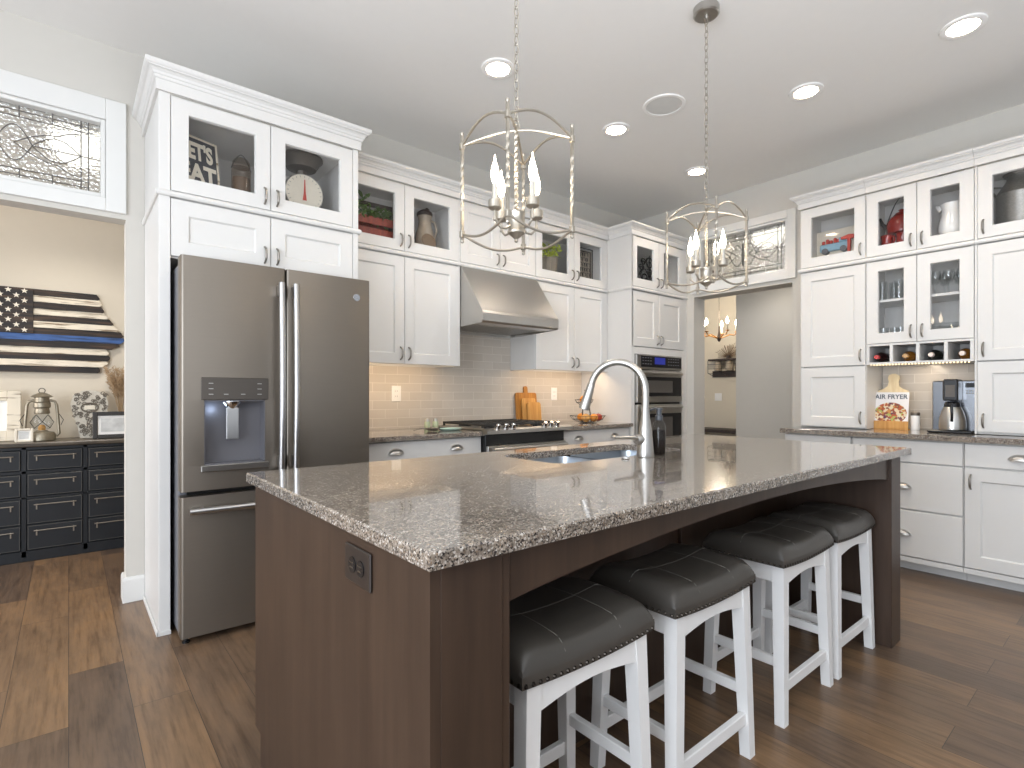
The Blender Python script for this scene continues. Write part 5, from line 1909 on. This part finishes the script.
# ------------------------------------------------------------------ dining room beyond the opening
AY, AZ = 5.03, 0.83
ac = thing('apothecary_chest', 'long distressed black chest of many small drawers against the tan wall', 'chest', (0, 0, 0))
NC, PW, AX0 = 5, 0.335, -0.925
AX1 = AX0 + NC * PW + 0.03
mb = MB().box(AX0, AX1, AY + 0.016, 5.44, 0.07, 0.80, 0.002)
for k in range(NC + 1):
    x = AX0 + 0.015 + k * PW
    mb.box(x - 0.014, x + 0.014, AY, AY + 0.016, 0.03, 0.80, 0.002)
for z0, z1 in ((0.0, 0.075), (0.436, 0.452), (0.612, 0.634), (0.780, 0.80)):
    mb.box(AX0, AX1, AY, AY + 0.016, z0, z1, 0.002)
mb.box(AX0, AX1, AY + 0.02, 5.40, 0.0, 0.07, 0.002)
mb.build('carcass', 'chest', ac)
MB().box(AX0 - 0.02, AX1 + 0.02, AY - 0.022, 5.445, 0.8005, AZ, 0.006).build('top', 'chest_top', ac)
for k in range(NC):
    x0, x1 = AX0 + 0.032 + k * PW, AX0 + 0.015 + (k + 1) * PW - 0.017
    for z0, z1 in ((0.082, 0.252), (0.262, 0.434), (0.456, 0.608), (0.638, 0.776)):
        d = MB().box(x0, x1, AY - 0.006, AY + 0.014, z0, z1, 0.003).build('drawer', 'chest', ac)
        w = MB()
        for a, b, c, e in ((x0 + .004, x1 - .004, z0 + .004, z0 + .0065), (x0 + .004, x1 - .004, z1 - .0065, z1 - .004), (x0 + .004, x0 + .0065, z0 + .0065, z1 - .0065), (x1 - .0065, x1 - .004, z0 + .0065, z1 - .0065)):
            w.box(a, b, AY - 0.0066, AY - 0.0056, c, e, 0)
        w.build('worn_edge', 'chest_worn', d)
        hz = z1 - 0.038
        h = MB().tube([(x0 + 0.035, AY - 0.020, hz), (x1 - 0.035, AY - 0.020, hz)], 0.0040, 8)
        for x in (x0 + 0.05, x1 - 0.05):
            h.box(x - 0.004, x + 0.004, AY - 0.012, AY - 0.007, hz - 0.036, hz + 0.004, 0.001).box(x - 0.003, x + 0.003, AY - 0.020, AY - 0.007, hz - 0.003, hz + 0.003, 0.001)
        h.build('handle', 'chest_pull', d)

# rustic flag of ragged planks
fl = thing('wooden_flag', 'ragged plank flag with black and white stripes and one blue stripe', 'wall art', (0, 5.43, 0))
ends = [0.18, 0.196, 0.208, 0.228, 0.262, 0.292, 0.335, 0.353, 0.318, 0.24, 0.256, 0.244, 0.19]
starts = [-0.73, -0.745, -0.72, -0.75, -0.735, -0.75, -0.74, -0.755, -0.74, -0.73, -0.75, -0.735, -0.74]
hs = 0.0486
for i in range(13):
    z1 = 1.968 - i * hs
    z0 = z1 - hs + 0.0015
    mat = 'blue_wood' if i == 7 else ('black_wood' if i % 2 == 0 else 'white_wood')
    if i in (8,):
        mat = 'black_wood'
    if i in (9, 11):
        mat = 'white_wood'
    if i in (10, 12):
        mat = 'black_wood'
    nx = ends[min(i + 1, 12)]
    e0, e1 = ends[i], ends[i] * 0.5 + nx * 0.5
    poly = [(starts[i], z0), (e1 - 0.01, z0), (e1 + 0.006, z0 + 0.014), (e0 + 0.004, z1 - 0.018), (e0 - 0.006, z1), (starts[i], z1)]
    MB().prism(poly, -0.006 - 0.004 * (i % 3), 0.016, 'y').build('plank', mat, fl)
MB().box(-0.74, -0.205, -0.0175, -0.0145, 1.968 - 7 * hs + 0.003, 1.966, 0.001).build('canton', 'black_wood', fl)
mb = MB()
for r in range(9):
    for c in range(6 if r % 2 == 0 else 5):
        x = -0.70 + (0.0 if r % 2 == 0 else 0.0445) + c * 0.089
        z = 1.945 - r * 0.0365
        pts = []
        for k in range(10):
            a = pi / 2 + k * pi / 5
            q = 0.021 if k % 2 == 0 else 0.009
            pts.append((x + q * cos(a), z + q * sin(a)))
        mb.prism(pts, -0.0195, -0.0178, 'y')
mb.build('stars', 'cream', fl)

ln = thing('oil_lantern', 'old tarnished hurricane lantern standing on the black chest', 'lantern', (-0.150, 5.20, AZ + 0.0005))
MB().lathe([(0.075, 0.0), (0.080, 0.006), (0.078, 0.045), (0.068, 0.062), (0.035, 0.070), (0.03, 0.078)], 24).build('fuel_tank', 'brass_old', ln)
MB().lathe([(0.038, 0.085), (0.052, 0.10), (0.060, 0.135), (0.052, 0.172), (0.036, 0.195)], 22).build('globe', 'bottle_clear', ln)
mb = MB()
for k in range(4):
    a = pi / 4 + k * pi / 2
    mb.tube([(0.062 * cos(a), 0.062 * sin(a), 0.09), (0.066 * cos(a + .8), 0.066 * sin(a + .8), 0.135), (0.045 * cos(a + 1.57), 0.045 * sin(a + 1.57), 0.188)], 0.0022, 5)
mb.build('globe_guard', 'iron', ln)
MB().lathe([(0.020, 0.078), (0.022, 0.10), (0.012, 0.115), (0.001, 0.116)], 14).build('burner', 'onion', ln)
MB().lathe([(0.042, 0.196), (0.046, 0.205), (0.040, 0.235), (0.050, 0.245), (0.050, 0.275), (0.042, 0.285), (0.042, 0.315), (0.065, 0.322), (0.03, 0.345), (0.012, 0.352), (0.001, 0.354)], 22).build('chimney', 'brass_old', ln)
for s_ in (-1, 1):
    MB().tube([(s_ * 0.078, 0, 0.03), (s_ * 0.096, 0, 0.05), (s_ * 0.090, 0, 0.15), (s_ * 0.082, 0, 0.26), (s_ * 0.072, 0, 0.285), (s_ * 0.042, 0, 0.295)], 0.0095, 10).build('side_tube', 'brass_old', ln)
MB().tube([(-0.092, 0, 0.20), (-0.12, 0, 0.15), (-0.105, 0, 0.11)], 0.0025, 6).tube([(0.092, 0, 0.20), (0.12, 0, 0.15), (0.105, 0, 0.11)], 0.0025, 6).tube([(0.018 * cos(2 * pi * k / 16), 0, 0.365 + 0.018 * sin(2 * pi * k / 16)) for k in range(16)], 0.003, 6, closed=True).build('bail', 'iron', ln)


def picture_frame(label, x, y, w, h, bw, fmat, lean, rz, group=None):
    t = thing('picture_frame', label, 'picture frame', (x, y, AZ + 0.0005), rz, group)
    L = Matrix.Rotation(-lean, 4, 'X')
    mb = MB()
    for a, b, c, d in ((-w / 2, -w / 2 + bw, 0, h), (w / 2 - bw, w / 2, 0, h), (-w / 2 + bw, w / 2 - bw, 0, bw), (-w / 2 + bw, w / 2 - bw, h - bw, h)):
        mb.box(a, b, -0.012, 0.008, c, d, 0.003, L)
    mb.build('frame', fmat, t)
    MB().box(-w / 2 + bw, w / 2 - bw, 0.0, 0.006, bw, h - bw, 0, L).build('mat_board', 'page', t)
    MB().box(-w / 2 + bw * 1.7, w / 2 - bw * 1.7, -0.0015, -0.0002, bw * 1.7, h - bw * 1.7, 0, L).build('picture', 'paper_photo', t)
    return t


picture_frame('large distressed white picture frame leaning beside the lantern', -0.46, 5.30, 0.38, 0.37, 0.075, 'white_wood', 0.16, 0)
picture_frame('tiny cream picture frame standing in front of the lantern', -0.243, 5.115, 0.098, 0.096, 0.014, 'cream', 0.12, 0.0)
picture_frame('black picture frame leaning at the doorway end of the chest', 0.305, 5.15, 0.33, 0.205, 0.030, 'frame_black', 0.12, 0.0)

pq = thing('carved_plaque', 'ornate off-white carved plaque standing behind the black frame', 'plaque', (0.127, 5.30, AZ + 0.0005))
out = [(-0.06, 0), (0.06, 0), (0.075, 0.09), (0.10, 0.18), (0.118, 0.26), (0.10, 0.33), (0.05, 0.365), (0.0, 0.372), (-0.05, 0.365), (-0.10, 0.33), (-0.118, 0.26), (-0.10, 0.18), (-0.075, 0.09)]
lp = Matrix.Rotation(radians(-6), 4, 'X')
MB().prism(out, -0.014, 0.004, 'y', mtx=lp).build('panel', 'grout_stone', pq)
mb = MB()
rnd = random.Random(2)
for k in range(110):
    x, z = rnd.uniform(-0.10, 0.10), rnd.uniform(0.015, 0.35)
    if abs(x) > 0.06 + 0.055 * min(1, z / 0.2) - 0.01:
        continue
    r = rnd.uniform(0.010, 0.018)
    mb.tube([lp @ Vector((x + r * (1 - i / 14) * cos(i * 0.7), -0.016, z + r * (1 - i / 14) * sin(i * 0.7))) for i in range(11)], 0.0032, 5)
mb.tube([lp @ Vector((0.052 * cos(2 * pi * k / 24), -0.016, 0.235 + 0.035 * sin(2 * pi * k / 24))) for k in range(24)], 0.006, 6, closed=True)
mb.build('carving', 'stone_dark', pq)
MB().box(-0.034, 0.034, -0.020, -0.0145, 0.218, 0.252, 0.003, lp).build('nameplate', 'cream', pq)

pg = thing('pampas_vase', 'vase of dried beige pampas grass behind the opening wall', 'vase', (0.325, 5.33, AZ + 0.0005))
MB().lathe([(0.035, 0), (0.045, 0.01), (0.055, 0.07), (0.030, 0.13), (0.026, 0.16), (0.022, 0.16), (0.022, 0.13), (0.001, 0.05)], 20).build('vase_body', 'china', pg)
mb = MB()
rnd = random.Random(11)
for k in range(40):
    a, tl = rnd.uniform(0, 2 * pi), rnd.uniform(0.05, 0.13)
    top_ = Vector((tl * cos(a), tl * sin(a) * 0.6, rnd.uniform(0.42, 0.56)))
    b0 = Vector((0, 0, 0.14))
    mb.tube([b0, b0.lerp(top_, 0.6) + Vector((0, 0, 0.05)), top_], 0.0012, 4)
    for q in range(40):
        f = 0.42 + 0.58 * q / 40
        p = b0.lerp(top_, f) + Vector((0, 0, 0.2 * f * (1 - f)))
        d_ = Vector((rnd.uniform(-1, 1), rnd.uniform(-1, 1), rnd.uniform(0.2, 1))) * 0.028
        mb.tube([p, p + d_], 0.0014, 3, caps=False)
o = mb.build('plumes', 'pampas', pg)
o['kind'] = 'stuff'

# dining pendant seen as a sparkle through the leaded glass
dpn = thing('ceiling_lamp', 'lit bowl ceiling lamp glowing through the leaded window on the left', 'ceiling lamp', (0.06, 4.70, CEIL))
MB().lathe([(0.06, -0.001), (0.06, -0.02), (0.012, -0.024), (0.012, -0.15), (0.03, -0.16), (0.17, -0.17), (0.17, -0.18)], 26).build('mount', 'nickel', dpn)
MB().lathe([(0.168, -0.181), (0.165, -0.25), (0.13, -0.33), (0.07, -0.365), (0.001, -0.37)], 24).build('lamp_shade', emit('lit_lamp_shade', '#fffaf2', 1.8), dpn)
hl = thing('ceiling_lamp', 'lit bowl ceiling lamp glowing through the leaded window over the hall doorway', 'ceiling lamp', (5.72, 2.62, CEIL))
MB().lathe([(0.06, -0.001), (0.06, -0.02), (0.012, -0.024), (0.012, -0.15), (0.03, -0.16), (0.17, -0.17), (0.17, -0.18)], 26).build('mount', 'nickel', hl)
MB().lathe([(0.168, -0.181), (0.165, -0.25), (0.13, -0.33), (0.07, -0.365), (0.001, -0.37)], 24).build('lamp_shade', bpy.data.materials['lit_lamp_shade'], hl)


def lamp_beam(lamp, e, col=(1, 0.93, 0.84)):
    """the downward light of a ceiling lamp"""
    d = bpy.data.lights.new('lamp_beam', 'SPOT')
    d.energy, d.color, d.shadow_soft_size = e, col, 0.08
    d.spot_size, d.spot_blend = radians(130), 1.0
    o = bpy.data.objects.new('lamp_beam', d)
    COL.objects.link(o)
    o.parent = lamp
    o.location = (0, 0, -0.40)


lamp_beam(dpn, 48, (1, 0.96, 0.9))
lamp_beam(hl, 34)
_cd = bpy.data.lights.new('hall_chandelier_light', 'POINT')
_cd.energy, _cd.color, _cd.shadow_soft_size = 26, (1, 0.9, 0.75), 0.1
_co = bpy.data.objects.new('hall_chandelier_light', _cd)
COL.objects.link(_co)
_co.location = (7.0, 3.90, 2.27)
area_light('dining_daylight', (-3.6, 4.6, 1.7), (0.5, 4.8, 1.2), 1.4, 2.0, 62, (1.0, 0.97, 1.0))

# ------------------------------------------------------------------ hall beyond the doorway
hcn = thing('hall_chandelier', 'small bronze candle chandelier seen through the hall doorway', 'chandelier', (7.0, 3.90, 0))
MB().lathe([(0.001, 1.90), (0.02, 1.92), (0.03, 1.96), (0.018, 2.0), (0.012, 2.04), (0.008, 2.12)], 14).tube([(0, 0, 2.10), (0, 0, CEIL - 0.04)], 0.004, 6).lathe([(0.05, CEIL - 0.04), (0.06, CEIL - 0.001)], 18).build('stem', 'dark_wood', hcn)
for k in range(5):
    a = radians(20) + 2 * pi * k / 5
    c_, s_ = cos(a), sin(a)
    arm = MB().tube([(q * c_, q * s_, z) for q, z in ((0.015, 1.95), (0.07, 1.97), (0.14, 2.0), (0.2, 1.99), (0.23, 2.03))], 0.008, 8)
    arm.lathe([(0.026, 2.03), (0.030, 2.04), (0.012, 2.045)], 12, (0.23 * c_, 0.23 * s_, 0))
    arm = arm.build('arm', 'board2', hcn)
    MB().lathe([(0.011, 2.045), (0.011, 2.13), (0.001, 2.131)], 10, (0.23 * c_, 0.23 * s_, 0)).build('candle_sleeve', 'cream', arm)
    MB().lathe([(0.010, 2.131), (0.020, 2.155), (0.016, 2.19), (0.001, 2.225)], 10, (0.23 * c_, 0.23 * s_, 0)).build('bulb', 'bulb', arm)

sh = thing('wall_shelf', 'dark wire and wood shelf mounted on the far hall wall', 'shelf', (7.998, 4.36, 1.44), RZ)
MB().box(-0.20, 0.26, -0.16, 0, 0.26, 0.285, 0.002).box(-0.20, 0.26, -0.02, 0, 0.0, 0.10, 0.002).build('boards', 'dark_wood', sh)
mb = MB()
for x in (-0.20, 0.03, 0.26):
    mb.tube([(x, -0.005, 0.26), (x, -0.155, 0.26), (x, -0.155, 0.06), (x, -0.005, 0.03)], 0.005, 6)
for z in (0.06, 0.13, 0.20):
    mb.tube([(-0.20, -0.155, z), (0.26, -0.155, z)], 0.004, 6)
mb.build('wire_basket', 'iron', sh)
G_J = 'jars in the hall shelf basket'
for i, (y, lab) in enumerate(((4.44, 'pale jar in the hall wall shelf basket, nearer the doorway edge'), (4.25, 'pale jar in the hall wall shelf basket, nearer the grey wall'))):
    o = MB().lathe([(0.05, 0), (0.055, 0.005), (0.055, 0.13), (0.04, 0.16), (0.04, 0.175), (0.001, 0.176)], 16).build('jar', 'rustic_jug', loc=(7.93, y, 1.541))
    tag(o, lab, 'jar', G_J)
tw = thing('dried_arrangement', 'spiky dried sprig arrangement on top of the hall shelf', 'plant', (7.93, 4.26, 1.7255))
MB().lathe([(0.03, 0), (0.035, 0.01), (0.03, 0.05), (0.001, 0.051)], 12).build('pot', 'dark_wood', tw)
mb = MB()
rnd = random.Random(8)
for k in range(26):
    a = pi * k / 25
    L_ = rnd.uniform(0.17, 0.23)
    mb.tube([(0, 0, 0.03), (rnd.uniform(-.02, .02), L_ * cos(a), 0.03 + L_ * sin(a))], 0.004, 5)
mb.build('sprigs', 'wicker', tw)
sw = thing('light_switch', 'white double light switch on the far hall wall', 'switch', (7.998, 4.467, 1.125), RZ)
MB().box(-0.06, 0.06, -0.006, 0, -0.06, 0.06, 0.003).build('cover_plate', 'plastic_white', sw)
for x in (-0.025, 0.025):
    MB().box(x - 0.014, x + 0.014, -0.011, -0.0065, -0.03, 0.03, 0.002).build('rocker', 'plastic_white', sw)
cb = thing('console_table', 'dark narrow console table against the far hall wall', 'table', (7.78, 4.2, 0))
MB().box(-0.2, 0.2, -0.6, 0.55, 0.585, 0.635, 0.004).build('table_top', 'dark_wood', cb)
for x in (-0.17, 0.17):
    for y in (-0.56, 0.51):
        MB().box(x - 0.025, x + 0.025, y - 0.025, y + 0.025, 0, 0.5845, 0.003).build('leg', 'dark_wood', cb)
